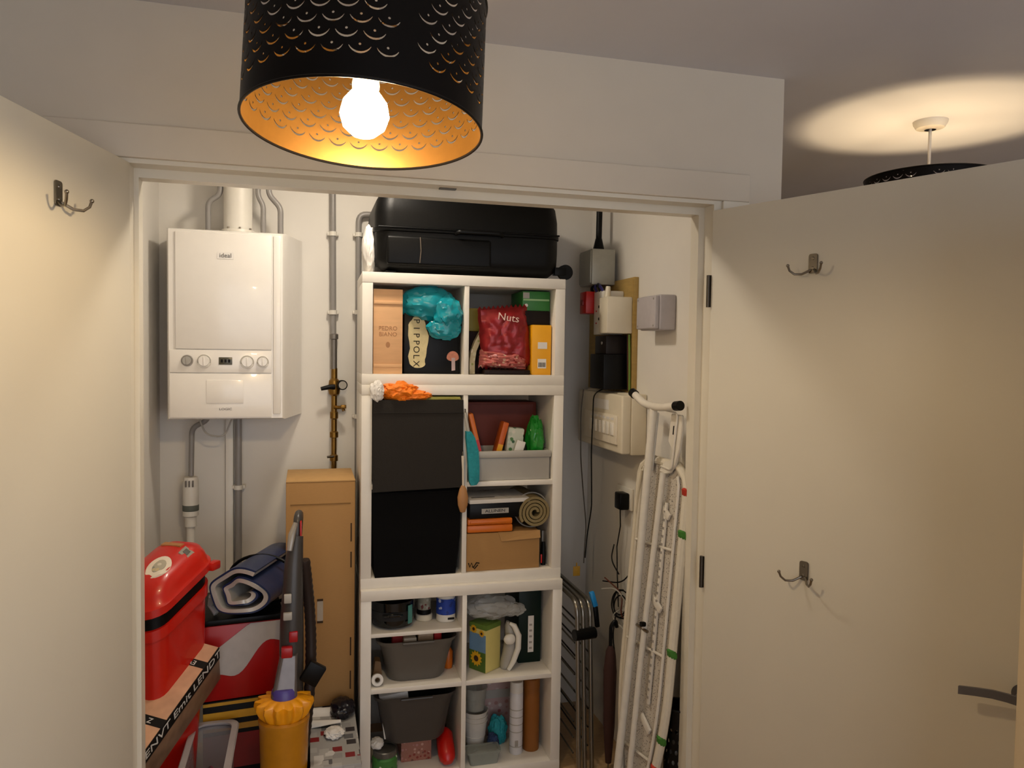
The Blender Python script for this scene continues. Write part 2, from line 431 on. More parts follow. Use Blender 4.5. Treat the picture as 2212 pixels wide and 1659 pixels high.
coat_hook('steel double coat hook at the top of the left open door', M1 @ Matrix.Translation(Vector((.331, .0005, 1.982))))
RZ = Matrix.Rotation(PI, 4, 'Z')
coat_hook('upper of two steel coat hooks on the right open door', M2 @ Matrix.Translation(Vector((.350, -.0005, 1.915))) @ RZ)
coat_hook('lower of two steel coat hooks on the right open door', M2 @ Matrix.Translation(Vector((.350, -.0005, 1.052))) @ RZ)

# ------------------------------------------------------------------ boiler
B = thing('boiler', 'white wall-hung gas boiler with dials on the cupboard back wall', 'boiler', (-.478, 1.06, 1.385))
bx0, bx1, bz0, bz1 = -.688, -.268, 1.384, 2.103
def ring(x0, x1, z0, z1, y): return [(x0, y, z0), (x1, y, z0), (x1, y, z1), (x0, y, z1)]
rg = [ring(bx0 - .012, -.204, bz0 + .0, bz1 + .008, 1.195), ring(bx0 - .008, -.214, bz0, bz1 + .006, 1.16), ring(bx0 - .001, bx1 + .003, bz0, bz1, .940), ring(bx0 + .006, bx1 - .006, bz0 + .005, bz1 - .004, .926)]
obj('casing', MB().loft(rg), m_enamel, B)
obj('front_panel', MB().bx(bx0 + .030, bx1 - .046, .9185, .928, 1.652, bz1 - .012, .003), m_enamel, B)
obj('side_strip', MB().bx(bx1 - .040, bx1 - .012, .9195, .928, bz0 + .02, bz1 - .012, .004), m_enamel, B)
obj('control_panel', MB().bx(bx0 + .010, bx1 - .046, .9190, .928, 1.563, 1.649, .002), m_enamel, B)
lp = obj('lower_panel', MB().bx(bx0 + .010, bx1 - .046, .9190, .928, bz0 + .008, 1.560, .002), m_enamel, B)
obj('drop_flap', MB().bx(-.549, -.416, .9165, .9195, 1.447, 1.535, .001), m_enamel, lp)
m_dial = mat('grey_dial_ring', '9A948C', 0.4)
def dial(x, z, r, grey=False):
    k = obj('dial', MB().cone((x, .9195, z), (x, .914, z), r * 1.15, r * 1.1, 28), m_dial if grey else m_plast_w, B)
    obj('dial_knob', MB().cone((x, .915, z), (x, .905, z), r * .85, r * .8, 28).bx(x - .002, x + .002, .902, .906, z - r * .7, z + r * .7, .0008), m_lgrey if grey else m_enamel, k)
    tk = MB()
    tk.tube(arc((x, .9135, z), r * 1.0, math.radians(200), math.radians(-20), 14), .0011, 6)
    obj('dial_scale', tk, m_dial, k)
dial(-.617, 1.608, .019, True); dial(-.557, 1.607, .023); dial(-.403, 1.605, .023); dial(-.346, 1.606, .020)
ds = obj('display', MB().bx(-.505, -.457, .9165, .9195, 1.594, 1.622, .001), mat('lcd_olive', '4A4636', 0.25), B)
for i in range(3): obj('display_segment', MB().bx(-.498 + i * .013, -.490 + i * .013, .9160, .9166, 1.602, 1.614), m_ink, ds)
lg = obj('badge', MB().prism(rrect(.030, .014, .005), .0015, FRONT(-.481, .9185, 2.007)), m_enamel, B)
text('logo_lettering', 'ideal', .024, mat('grey_print', '5A5550', 0.5), B, FRONT(-.481, .9165, 2.006))
text('name_lettering', 'LOGIC', .012, mat('grey_print'), B, FRONT(-.481, .9185, 1.424), sx=1.3)
fl = obj('flue', MB().cone((-.448, 1.065, bz1), (-.448, 1.065, ZC), .054, n=36), m_plast_w, B)
obj('flue_collar', MB().cone((-.448, 1.065, bz1), (-.448, 1.065, bz1 + .02), .066, .062, 36), m_plast_w, fl)
for a in (-.6, .2, 1.0): obj('collar_screw', MB().cone((-.448 + .058 * math.sin(a), 1.065 - .058 * math.cos(a), bz1 + .015), (-.448 + .058 * math.sin(a), 1.065 - .058 * math.cos(a), bz1 + .027), .004, n=8), m_steel, fl)
# ------------------------------------------------------------------ pipes
def pipe(label, pts, r, clips=(), m=None, name='pipe', group=None):
    t = thing(name, label, 'pipe', pts[-1], group=group)
    obj('tube', MB().tube(pts, r, 14), m or m_pipe, t)
    for c in clips:
        c = Vector(c)
        k = obj('pipe_clip', MB().cone(c - Vector((0, 0, .009)), c + Vector((0, 0, .009)), r * 1.35, n=16).bx(c.x - r * 1.9, c.x + r * 1.9, c.y, YB - .001, c.z - .007, c.z + .007, .002), m_plast_w, t)
    return t
def bend(pts, r=.03, n=5):
    """round the corners of a polyline"""
    P_ = [Vector(p) for p in pts]; out = [P_[0]]
    for a, b, c in zip(P_, P_[1:], P_[2:]):
        d1 = (a - b).normalized(); d2 = (c - b).normalized(); k = min(r, (a - b).length * .45, (c - b).length * .45)
        for i in range(n + 1):
            t = i / n; out.append((b + d1 * k) * (1 - t) ** 2 + b * 2 * t * (1 - t) + (b + d2 * k) * t * t)
    out.append(P_[-1]); return out
pipe('kinked grey pipe rising left of the boiler flue', bend([(-.513, 1.06, ZC - .001), (-.513, 1.06, 2.262), (-.558, 1.06, 2.228), (-.558, 1.06, 2.104)], .02), .0105)
pipe('straight-topped grey pipe rising just right of the boiler flue', bend([(-.372, 1.06, ZC - .001), (-.372, 1.06, 2.262), (-.352, 1.06, 2.228), (-.352, 1.06, 2.104)], .02), .0105)
pipe('grey pipe with a large kink furthest right above the boiler', bend([(-.331, 1.06, ZC - .001), (-.331, 1.06, 2.272), (-.286, 1.06, 2.222), (-.286, 1.06, 2.104)], .02), .0115)
pipe('grey condensate pipe bending out under the boiler into the filter', bend([(-.560, 1.10, 1.386), (-.575, 1.10, 1.362), (-.628, 1.12, 1.335), (-.631, 1.12, 1.141)], .035), .0105)
F = thing('inline_filter', 'white plastic filter cylinder with grey band below the boiler', 'filter', (-.633, 1.12, .90))
obj('filter_body', MB().lathe([(0, 0.035), (.022, .036), (.022, .075), (.030, .08), (.030, .218), (.026, .236), (.012, .238), (0, .238)], (-.633, 1.12, .90), 28), m_plast_w, F)
obj('filter_band', MB().lathe([(.0305, .10), (.0312, .102), (.0312, .122), (.0305, .124)], (-.633, 1.12, .90), 28), mat('green_grey_rubber', '5E625A', 0.6), F)
obj('outlet_pipe', MB().cone((-.633, 1.12, .0), (-.633, 1.12, .937), .016, n=16), m_plast_w, F)
for k in range(3): obj('rib', MB().bx(-.650 + k * .013, -.644 + k * .013, 1.086, 1.096, 1.10, 1.125, .001), m_grey, F)
pipe('thick grey pipe running down the wall beneath the boiler', [(-.454, 1.16, 1.385), (-.454, 1.16, .001)], .0135, [(-.454, 1.16, 1.082)])
tag(obj('trunking', MB().bx(-.505, -.476, 1.17, YB - .001, .001, 1.384, .002), m_plast_w), 'narrow white trunking beside the thick pipe under the boiler', 'trunking')
tag(obj('flex_cable', MB().tube(bend([(-.60, 1.09, 1.384), (-.57, 1.07, 1.31), (-.50, 1.07, 1.30), (-.470, 1.10, 1.384)], .05, 8), .0035, 8), m_lgrey), 'thin grey flex looping under the boiler', 'cable')
# gas pipe with valve and gauge
G = pipe('tall grey pipe with a black valve and brass fittings beside the shelves', [(-.080, 1.17, ZC - .001), (-.074, 1.17, 1.72)], .0125, [(-.077, 1.17, 2.146), (-.075, 1.17, 1.815)], name='valve_pipe')
obj('copper_union', MB().lathe([(.0135, 1.575), (.0135, 1.70), (.018, 1.703), (.018, 1.722), (.0135, 1.725)], (-.071, 1.17, 0), 20), mat('dull_pipe_metal', '7F7A74', 0.4, metal=.7), G)
v = obj('valve_body', MB().lathe([(.011, 1.15), (.011, 1.18), (.017, 1.182), (.017, 1.205), (.011, 1.21), (.011, 1.28), (.018, 1.283), (.018, 1.305), (.012, 1.31), (.012, 1.36), (.017, 1.365), (.017, 1.39), (.012, 1.395), (.012, 1.46), (.022, 1.468), (.026, 1.49), (.022, 1.525), (.013, 1.535), (.013, 1.578)], (-.069, 1.17, 0), 20), m_brass, G)
obj('valve_lever', MB().tube([(-.069, 1.135, 1.500), (-.090, 1.128, 1.500), (-.125, 1.125, 1.492)], [.012, .010, .008], 12), m_black, v)
ga = obj('pressure_gauge', MB().cone((-.040, 1.150, 1.508), (-.036, 1.125, 1.508), .021, n=24), m_black, v)
obj('gauge_face', MB().cone((-.0362, 1.1252, 1.508), (-.0358, 1.1235, 1.508), .0165, n=24), m_lgrey, ga)
obj('drain_cock', MB().tube([(-.069, 1.16, 1.412), (-.035, 1.145, 1.412), (-.030, 1.14, 1.398)], .0075, 10).bx(-.044, -.020, 1.128, 1.138, 1.408, 1.424, .003), m_brass, v)
obj('lower_lever', MB().tube([(-.069, 1.14, 1.205), (-.098, 1.135, 1.203)], .005, 8), m_darksteel, v)
obj('lower_tube', MB().cone((-.069, 1.17, .001), (-.069, 1.17, 1.152), .0105, n=16), m_pipe, G)
pipe('grey pipe turning to run behind the suitcase left of the shelves', bend([(.20, 1.17, 2.236), (.029, 1.17, 2.236), (.030, 1.17, 1.8), (.031, 1.17, .001)], .035), .0125, [(.030, 1.17, 2.148), (.0305, 1.17, 1.818), (.031, 1.17, 1.372)])

# ------------------------------------------------------------------ three cube shelf units
UW, T0, TD = .782, .039, .018
def unit(label, ox, oy, oz, rz, H, rows):
    t = thing('shelf_unit', label, 'shelf unit', (ox, oy, oz), rz, 'white cube shelf units stacked in the cupboard')
    D = .385
    obj('top_board', MB().bx(0, UW, 0, D, H - T0, H, .0012), m_white, t, True, True)
    obj('bottom_board', MB().bx(0, UW, 0, D, 0, T0, .0012), m_white, t, True, True)
    for x in (0, UW - T0): obj('side_panel', MB().bx(x, x + T0, 0.001, D, T0, H - T0, .0012), m_white, t, True, True)
    obj('divider', MB().bx(UW / 2 - TD / 2, UW / 2 + TD / 2, .002, D, T0, H - T0, .001), m_white, t, True, True)
    for r in range(1, rows):
        z = H * r / rows
        for x0, x1 in ((T0, UW / 2 - TD / 2), (UW / 2 + TD / 2, UW - T0)):
            obj('shelf', MB().bx(x0, x1, .002, D, z - TD / 2, z + TD / 2, .001), m_white, t, True, True)
    return t
UX = .013
u_top = unit('white two-cube shelf unit on top of the stack under the suitcase', UX, .690, 1.53, -.016, .415, 1)
u_mid = unit('white four-cube shelf unit in the middle of the stack', UX, .690, .765, -.016, .765, 2)
u_low = unit('white four-cube shelf unit at the bottom of the stack', UX, .662, 0, -.012, .765, 2)
obj('half_shelf', MB().bx(T0, UW / 2 - TD / 2, .012, .35, .583, .597, .001), m_white, u_low, True, True)

# ---- suitcase
SC = thing('suitcase', 'large black soft suitcase lying on top of the shelves', 'suitcase', (.42, .93, 1.945))
def rr3(x0, x1, y0, y1, z0, z1, r, seg=5): return MB().bx(x0, x1, y0, y1, z0, z1, r, seg)
m_case = mat('black_ballistic_nylon', '050505', 0.42, var=0.15, scale=400, bump=0.05)
def shell(x0, x1, y0, y1, prof, r):
    cx_, cy_, hx_, hy_ = (x0 + x1) / 2, (y0 + y1) / 2, (x1 - x0) / 2, (y1 - y0) / 2
    return MB().loft([[(cx_ + px, cy_ + py, z) for px, py in rrect(hx_ - k, hy_ - k, r - k * .3, 7)] for z, k in prof])
obj('lower_shell', shell(.060, .782, .698, 1.15, [(1.952, .050), (1.957, .030), (1.975, .010), (2.0, .002), (2.05, 0), (2.104, 0)], .065), m_case, SC)
obj('upper_shell', shell(.060, .782, .698, 1.15, [(2.114, 0), (2.17, .001), (2.22, .008), (2.25, .024), (2.262, .05), (2.265, .062)], .065), m_case, SC)
obj('zip_band', shell(.055, .787, .693, 1.155, [(2.099, .004), (2.102, 0), (2.116, 0), (2.119, .004)], .068), m_case, SC)
obj('zip', MB().tube([(.07, .6895, 2.113), (.40, .6885, 2.113), (.77, .6895, 2.113)], .0035, 8), m_black, SC)
pk = obj('front_pocket', rr3(.10, .50, .693, .72, 1.975, 2.085, .012), m_case, SC)
obj('pocket_zip', MB().tube([(.225, .691, 2.08), (.228, .690, 2.03), (.224, .691, 1.985)], .003, 8), mat('pewter', '77706A', .3, metal=.9), pk)
obj('side_handle', MB().tube(bend([(.36, .690, 2.10), (.37, .672, 2.106), (.53, .672, 2.106), (.54, .690, 2.10)], .012), .008, 10), m_black, SC)
for y in (.74, 1.10):
    wv = obj('wheel', MB().cone((.812, y - .012, 1.978), (.812, y + .012, 1.978), .030, n=28), m_black, SC)
    obj('wheel_fork', MB().bx(.765, .812, y - .018, y - .014, 1.965, 1.995, .001).bx(.765, .812, y + .014, y + .018, 1.965, 1.995, .001), m_black, wv)
for y in (.74, 1.10): obj('corner_foot', MB().bx(.10, .14, y - .02, y + .02, 1.945, 1.955, .002), m_black, SC)
tag(obj('plastic_sack', MB().blob((.045, .80, 2.035), (.026, .05, .088), .25, 2.0, 3), m_paper), 'crumpled white plastic sack beside the suitcase end', 'bag')

# ---- top unit, left cube
WB = thing('wine_box', 'pale wooden wine box standing in the top left cube', 'box', (.110, .85, 1.569))
m_pine = mat('pale_pine', 'D8A878', 0.6, var=0.12, scale=12, aniso=(1, 1, 6))
obj('front_board', MB().bx(.056, .164, .712, .720, 1.569, 1.885, .001), m_pine, WB)
obj('back_board', MB().bx(.056, .164, .980, .988, 1.569, 1.885, .001), m_pine, WB)
for x in (.056, .156): obj('side_board', MB().bx(x, x + .008, .720, .980, 1.569, 1.885, .001), m_pine, WB)
for z in (1.569, 1.877): obj('end_board', MB().bx(.064, .156, .720, .980, z, z + .008, .001), m_pine, WB)
for z in (1.60, 1.835): obj('batten', MB().bx(.057, .163, .708, .712, z - .006, z + .006, .001), m_pine, WB)
m_brand = mat('branded_print', 'A87850', 0.7)
text('box_lettering', 'PEDRO\nBIANO', .022, m_brand, WB, FRONT(.110, .7118, 1.728), sx=1.0)
obj('emblem', MB().prism([(.008 * math.cos(t * PI / 8), .011 * math.sin(t * PI / 8)) for t in range(16)], .0005, FRONT(.110, .7119, 1.678)), m_brand, WB)
BB = thing('snack_box', 'black box with cream vertical lettering under the teal bag', 'box', (.28, .85, 1.569))
m_bbox = mat('glossy_black_card', '050404', 0.35)
obj('carton', MB().bx(.174, .389, .742, 1.0, 1.569, 1.80, .0015), m_bbox, BB)
random.seed(3)
cl = []
for i in range(40):
    t = 2 * PI * i / 40; k = 1 + .12 * math.sin(5 * t + 1) + .06 * math.sin(11 * t)
    x = .036 * math.copysign(abs(math.cos(t)) ** .55, math.cos(t)) * k; y = .098 * math.copysign(abs(math.sin(t)) ** .75, math.sin(t)); cl.append((x, y))
cd = obj('cream_panel', MB().prism(cl, .0006, FRONT(.226, .7416, 1.690)), mat('cream_print', 'C9B988', 0.5, var=.2, scale=60), BB)
m_dk = mat('dark_letter', '1D1608', .5)
for i, ch in enumerate('PIPPOLX'):
    text('letter', ch, .034, m_dk, cd, frame((.220, .7410, 1.770 - i * .027), (0, 0, -1), (1, 0, 0)))
mu = obj('mushroom_cap', MB().prism([(.024 * math.cos(t * PI / 10), .026 * math.sin(t * PI / 10) * (1 if t < 11 else .5)) for t in range(20)], .0005, FRONT(.362, .7417, 1.632)), mat('pink_print', 'C77E62', .5, var=.3, scale=90), BB)
obj('mushroom_stalk', MB().prism([(-.007, .01), (.007, .01), (.008, -.038), (-.006, -.04)], .0006, FRONT(.364, .7416, 1.622)), mat('mauve_print', 'B8A0A0', .5), mu)
tb = MB().blob((.262, .755, 1.838), (.100, .055, .062), .30, 1.8, 11).blob((.335, .722, 1.800), (.056, .040, .062), .30, 2.2, 12).blob((.325, .720, 1.742), (.060, .026, .040), .35, 2.0, 13)
tag(obj('plastic_bag', tb, m_teal), 'crumpled teal plastic bag stuffed in the top left cube', 'bag')
# ---- top unit, right cube
YBX = thing('tea_box', 'tall yellow carton with a small white label in the top right cube', 'box', (.714, .80, 1.569))
obj('carton', MB().bx(.673, .752, .716, .90, 1.569, 1.766, .0015), m_yellow, YBX)
obj('label_patch', MB().bx(.697, .735, .7150, .7162, 1.672, 1.698), m_paper, YBX)
bcd = obj('barcode_patch', MB().bx(.697, .732, .7150, .7162, 1.595, 1.632), m_paper, YBX)
for i in range(5): obj('bar', MB().bx(.701 + i * .006, .704 + i * .006, .7144, .7152, 1.600, 1.618), m_ink, bcd)
tag(obj('small_carton', MB().bx(.640, .752, .74, .93, 1.7665, 1.822, .0015).bx(.645, .668, .735, .74, 1.775, 1.81), mat('dark_brown_card', '1C1410', .6)), 'dark brown carton between the yellow and green boxes', 'box')
GB = thing('teabag_box', 'green carton with a pale stripe on top of the dark carton', 'box', (.697, .83, 1.8225))
m_green = mat('green_card', '2E7A30', .45, var=.08)
obj('carton', MB().bx(.640, .753, .745, .92, 1.8225, 1.899, .0015), m_green, GB)
obj('pale_stripe', MB().bx(.643, .750, .7440, .7452, 1.862, 1.869), mat('pale_green', '9AC48A', .5), GB)
obj('grey_panel', MB().bx(.642, .668, .7440, .7452, 1.871, 1.894), m_lgrey, GB)
obj('white_dot', MB().cone((.655, .7452, 1.843), (.655, .7438, 1.843), .007, n=14), m_paper, GB)
tag(obj('dark_book', MB().bx(.424, .53, .80, 1.0, 1.569, 1.738, .003).bx(.43, .524, .797, .80, 1.58, 1.73), mat('dark_maroon', '241210', .6)), 'dark maroon box behind the cream packet in the top right cube', 'box')
tag(obj('olive_box', MB().bx(.424, .512, .82, .98, 1.7385, 1.83, .002).bx(.43, .506, .8185, .82, 1.75, 1.82), mat('olive_card', '9C8A2C', .5)), 'olive yellow box lying on the dark maroon box', 'box')
tag(obj('flat_packet', MB().bx(.480, .664, .705, .95, 1.5695, 1.588, .004).bx(.50, .64, .703, .706, 1.573, 1.584), mat('black_orange_card', '1E100A', .45)), 'flat black packet lying under the red snack pouch', 'packet')
# red crinkled pouch: a pillow with sealed, zig-zag ends
def pouch(w, h, d, nx=22, nz=26, seed=1, zig=.006):
    mb = MB(); rows = {}
    for side in (1, -1):
        for j in range(nz + 1):
            for i in range(nx + 1):
                u = i / nx * 2 - 1; vv = j / nz * 2 - 1
                e = max(0, 1 - abs(u) ** 2.6) ** .6 * max(0, 1 - abs(vv) ** 3.2) ** .6
                y = -side * d * e * (1 + .35 * noise.noise(Vector((u * 2.3 + seed, vv * 2.3, side)))) + .010 * noise.noise(Vector((u * 5 + seed, vv * 5, side * 3.))) * (e > 0)
                z = vv * h + (zig * (1 if i % 2 else -1) if j in (0, nz) else 0)
                x = u * w * (1 + .04 * noise.noise(Vector((vv * 4, seed, 0))))
                rows[side, j, i] = mb.bm.verts.new((x, y, z))
        for j in range(nz):
            for i in range(nx):
                a = [rows[side, j, i], rows[side, j, i + 1], rows[side, j + 1, i + 1], rows[side, j + 1, i]]
                mb.bm.faces.new(a if side == 1 else a[::-1])
    bmesh.ops.remove_doubles(mb.bm, verts=mb.bm.verts, dist=.0004)
    return mb
m_foil = mat('red_foil', '8E1A1E', .28, metal=.25, var=.45, scale=38)
RP = thing('snack_pouch', 'crinkled dark red foil pouch with zigzag bottom seal', 'packet', (.562, .76, 1.588))
q = pouch(.100, .120, .034); bmesh.ops.transform(q.bm, matrix=Matrix.Translation(Vector((.568, .745, 1.716))) @ Matrix.Rotation(math.radians(-5), 4, 'Y'), verts=q.bm.verts)
obj('pouch', q, m_foil, RP)
q = pouch(.096, .034, .036, seed=4); bmesh.ops.transform(q.bm, matrix=Matrix.Translation(Vector((.562, .742, 1.626))) @ Matrix.Rotation(math.radians(4), 4, 'Y'), verts=q.bm.verts)
obj('picture_band', q, spots('pink_food_print', 'B4605A', ['7A1E20', 'C98A70', '8E2A26', 'D9B8A0'], 60, .3, .4, .3), RP)
text('brand_lettering', 'Nuts', .040, mat('pale_pink_print', 'E2C0B4', .4), RP, frame((.572, .700, 1.790), (1, 0, -.12), (.1, 0, 1)), sx=1.1)
q = MB().loft([[(.430 + dx + o, .76 - .012, z), (.452 + dx + o, .752, z), (.456 + dx + o, .785, z), (.432 + dx + o, .79, z)] for z, dx, o in ((1.570, 0, 0), (1.62, .0, .0), (1.66, .006, 0), (1.70, .020, .002), (1.745, .042, .004))])
tag(obj('cream_packet', q, spots('cream_green_print', 'CDBF98', ['9AA05A', 'D8CFAE', 'E4D8C0'], 50)), 'narrow cream packet leaning on the red snack pouch', 'packet')

# ---- middle unit, left cubes
CB = thing('storage_box', 'charcoal felt storage box filling the upper left cube', 'box', (.222, .83, 1.157), group='fabric storage boxes')
obj('box_body', MB().bx(.055, .390, .672, 1.04, 1.158, 1.472, .008), m_charc, CB)
obj('front_flap', MB().loft([[(.053, .664, 1.132), (.392, .664, 1.142), (.392, .671, 1.142), (.053, .671, 1.132)], [(.052, .662, 1.32), (.391, .662, 1.32), (.391, .672, 1.32), (.052, .672, 1.32)], [(.053, .664, 1.474), (.391, .664, 1.474), (.391, .672, 1.474), (.053, .672, 1.474)]]), m_charc, CB)
obj('seam', MB().bx(.054, .391, .6600, .664, 1.425, 1.428, .001), m_charc, CB)
BK = thing('storage_box', 'plain black fabric storage box in the lower left cube', 'box', (.222, .84, .804), group='fabric storage boxes')
obj('box_body', MB().loft([[(.066, .690, .805), (.372, .690, .805), (.372, 1.03, .805), (.066, 1.03, .805)], [(.058, .682, .95), (.386, .682, .95), (.386, 1.03, .95), (.058, 1.03, .95)], [(.056, .680, 1.128), (.388, .680, 1.128), (.388, 1.03, 1.128), (.056, 1.03, 1.128)]]), m_blackf, BK, False)
obj('rim', MB().tube(bend([(.057, .681, 1.122), (.387, .681, 1.122), (.387, 1.028, 1.122), (.057, 1.028, 1.122), (.057, .70, 1.122)], .01), .004, 6), m_blackf, BK)
tag(obj('net_bag', MB().blob((.155, .705, 1.503), (.070, .050, .036), .4, 2.6, 21).blob((.215, .70, 1.490), (.055, .04, .020), .4, 2.6, 22), m_orange_f), 'bunched orange net bag on top of the charcoal box', 'bag')
tag(obj('white_cloth', MB().blob((.067, .668, 1.506), (.024, .018, .036), .35, 2.4, 23), m_paper), 'scrap of crumpled white cloth beside the orange net bag', 'cloth')
tag(obj('reflection', MB().bx(.225, .386, .690, .85, 1.4735, 1.479, .001).bx(.226, .384, .694, .85, 1.479, 1.484), mat('yellow_green_reflection', 'B8B45A', .6)), 'thin yellow-green notebook modelled as a slab on the charcoal box', 'reflection')  # thin slab added for a yellow-green tint reflected on the boards
# ---- middle unit, upper right cube
TR = thing('plastic_tray', 'light grey plastic tray of bits in the upper right cube', 'tray', (.60, .80, 1.157))
x0, x1, y0, y1, z0, z1 = .452, .748, .702, .885, 1.1575, 1.272
obj('front_wall', MB().bx(x0, x1, y0, y0 + .004, z0, z1, .001), m_lgrey, TR)
obj('back_wall', MB().bx(x0, x1, y1 - .004, y1, z0, z1, .001), m_lgrey, TR)
for x in (x0, x1 - .004): obj('side_wall', MB().bx(x, x + .004, y0 + .004, y1 - .004, z0, z1, .001), m_lgrey, TR)
obj('base', MB().bx(x0 + .004, x1 - .004, y0 + .004, y1 - .004, z0, z0 + .004), m_lgrey, TR)
obj('lip', MB().bx(x0 - .004, x1 + .004, y0 - .010, y0, z1 - .026, z1, .003), m_lgrey, TR)
tag(obj('maroon_box', MB().bx(.424, .750, .900, 1.05, 1.1575, 1.45, .003).bx(.44, .735, .897, .90, 1.18, 1.44), mat('russet_card', '6A2412', .6)), 'russet cardboard box at the back of the upper right cube', 'box')
def packet(label, c, w, h, d, tilt, m, stripe=None, name='packet', yaw=0):
    M = Matrix.Translation(Vector(c)) @ Matrix.Rotation(yaw, 4, 'Z') @ Matrix.Rotation(tilt, 4, 'Y')
    t = thing(name, label, 'packet', M=M)
    obj('wrapper', MB().bx(-w / 2, w / 2, -d / 2, d / 2, 0, h, min(w, d) * .2), m, t, True, True)
    if stripe: obj('printed_band', MB().bx(-w / 2 * .86, w / 2 * .86, -d / 2 - .001, -d / 2 + .0005, h * .35, h * .6), stripe, t, True, True)
    return t
packet('slim orange packet leaning left in the grey tray', (.492, .735, 1.163), .018, .262, .05, -.24, m_orange, m_red)
packet('wide orange packet leaning right in the grey tray', (.522, .765, 1.163), .024, .225, .06, .26, mat('deep_orange', 'C65A10', .45), m_yellow)
packet('white and green tissue packet upright in the grey tray', (.605, .765, 1.163), .068, .195, .04, .10, spots('tissue_print', 'C8CDBE', ['4A7A44', 'D8D4C8', '2E5A38', 'B8C0B0'], 45, .3, .4), None)
packet('small cream card in front of the tissue packet', (.595, .728, 1.163), .036, .150, .006, .30, m_paper, None)
packet('dark green packet behind the tissue packet', (.645, .80, 1.163), .060, .19, .04, -.06, mat('dark_green_wrap', '1A3A22', .4), None)
tag(obj('green_bag', MB().blob((.708, .775, 1.298), (.034, .045, .098), .30, 2.2, 31), mat('green_polythene', '1E8A2C', .2, var=.35, scale=25)), 'shiny green plastic bag stuffed in the grey tray', 'bag')
# duster and brush hanging from the divider
DU = thing('hanging_duster', 'teal cloth duster hanging in front of the shelf divider', 'duster', (.424, .66, 1.15))
obj('cloth', MB().loft([[(cx - wx, .653 - .008 + .004 * math.sin(z * 60), z), (cx, .646 + .004 * math.sin(z * 90), z), (cx + wx, .655, z), (cx + wx * .4, .675, z), (cx - wx, .672, z)] for z, cx, wx in ((1.150, .432, .012), (1.165, .434, .020), (1.22, .432, .022), (1.28, .428, .022), (1.33, .418, .018), (1.355, .410, .010))]), mat('teal_fabric', '1E8C96', .75, var=.25, scale=90, bump=.3), DU)
obj('handle', MB().tube([(.411, .662, 1.352), (.402, .664, 1.40), (.399, .668, 1.425)], .006, 8), m_lgrey, DU)
obj('hook', MB().tube(bend([(.399, .668, 1.425), (.399, .668, 1.437), (.403, .692, 1.437)], .006), .0025, 6), m_steel, DU)
BR = thing('dish_brush', 'wooden brush hanging head down in front of the divider', 'brush', (.388, .655, 1.04))
obj('head', MB().lathe([(0, 1.045), (.010, 1.048), (.019, 1.075), (.021, 1.105), (.014, 1.135), (.006, 1.15), (0, 1.151)], (.391, .657, 0), 18, sy=.6), mat('beech_wood', 'A87848', .55, var=.12), BR)
obj('handle', MB().tube([(.392, .657, 1.148), (.391, .658, 1.21), (.390, .660, 1.262)], [.0045, .0042, .006], 8), mat('white_handle', 'D8CDBB', .4), BR)
obj('hook', MB().tube(bend([(.390, .660, 1.262), (.391, .662, 1.278), (.395, .692, 1.280)], .006), .002, 6), m_steel, BR)
# ---- middle unit, lower right cube
KB = thing('cardboard_box', 'open-flapped brown cardboard box at the bottom of the lower right cube', 'box', (.566, .83, .804))
obj('carton', MB().bx(.417, .712, .700, .985, .8045, .952, .002), m_card, KB)
obj('flap', MB().loft([[(.555, .694, .918), (.712, .690, .926), (.712, .692, .926), (.555, .696, .918)], [(.542, .699, .9535), (.713, .699, .9545), (.713, .702, .9545), (.542, .702, .9535)]]), m_card, KB)
obj('pen_mark', MB().tube([(.425, .6985, .838), (.430, .6985, .822), (.437, .6985, .838), (.445, .6985, .820), (.456, .6985, .838), (.468, .6985, .836)], .0022, 6), m_ink, KB)
obj('pen_underline', MB().tube([(.440, .6985, .824), (.449, .6985, .815), (.462, .6985, .830)], .002, 6), m_ink, KB)
OC = thing('orange_case', 'orange hard plastic case on top of the brown box', 'case', (.508, .78, .955))
obj('base', MB().bx(.418, .600, .695, .87, .9555, .984, .006), m_orange, OC)
obj('lid', MB().bx(.419, .599, .696, .87, .985, 1.008, .006), m_orange, OC)
obj('lid_rib', MB().bx(.430, .585, .692, .697, .991, 1.003, .002), m_orange, OC)
WX = thing('appliance_box', 'flat white-topped black box on top of the orange case', 'box', (.54, .82, 1.009))
Mw = Matrix.Translation(Vector((.545, .80, 1.0095))) @ Matrix.Rotation(.05, 4, 'Z')
obj('tray_half', MB().bx(-.122, .122, -.095, .11, 0, .058, .002, M=Mw), m_bbox, WX)
lid = obj('lid', MB().bx(-.123, .123, -.096, .111, .058, .074, .002, M=Mw), m_paper, WX)
obj('label_patch', MB().bx(-.075, .035, -.0965, -.095, .018, .038, M=Mw), m_lgrey, WX)
text('label_lettering', 'ALLINEN', .016, m_ink, WX, Mw @ frame((-.020, -.0968, .028), (1, 0, 0), (0, 0, 1)), sx=1.3)
obj('silver_strip', MB().prism([(.02, -.09), (.035, -.09), (.005, -.02), (-.008, -.02)], .0008, Mw @ Matrix.Translation(Vector((.02, 0, .074)))), mat('silver_print', 'F0EEE8', .2), lid)
obj('black_bar', MB().bx(-.105, -.01, -.055, -.046, .074, .0748, M=Mw), m_ink, lid)
RL = thing('rolled_mat', 'khaki felt mat rolled up on the brown box', 'mat', (.700, .80, .956))
m_khaki = mat('khaki_felt', '8A7A54', .95, var=.15, scale=200, bump=.2)
mb = MB(); sp_o = []; sp_i = []
NT = 110
for i in range(NT + 1):
    a = i / NT * 2 * PI * 3.6; r = .012 + .0140 * a / (2 * PI)
    sp_o.append((r + .0052, a)); sp_i.append((r - .0052, a))
rings = []
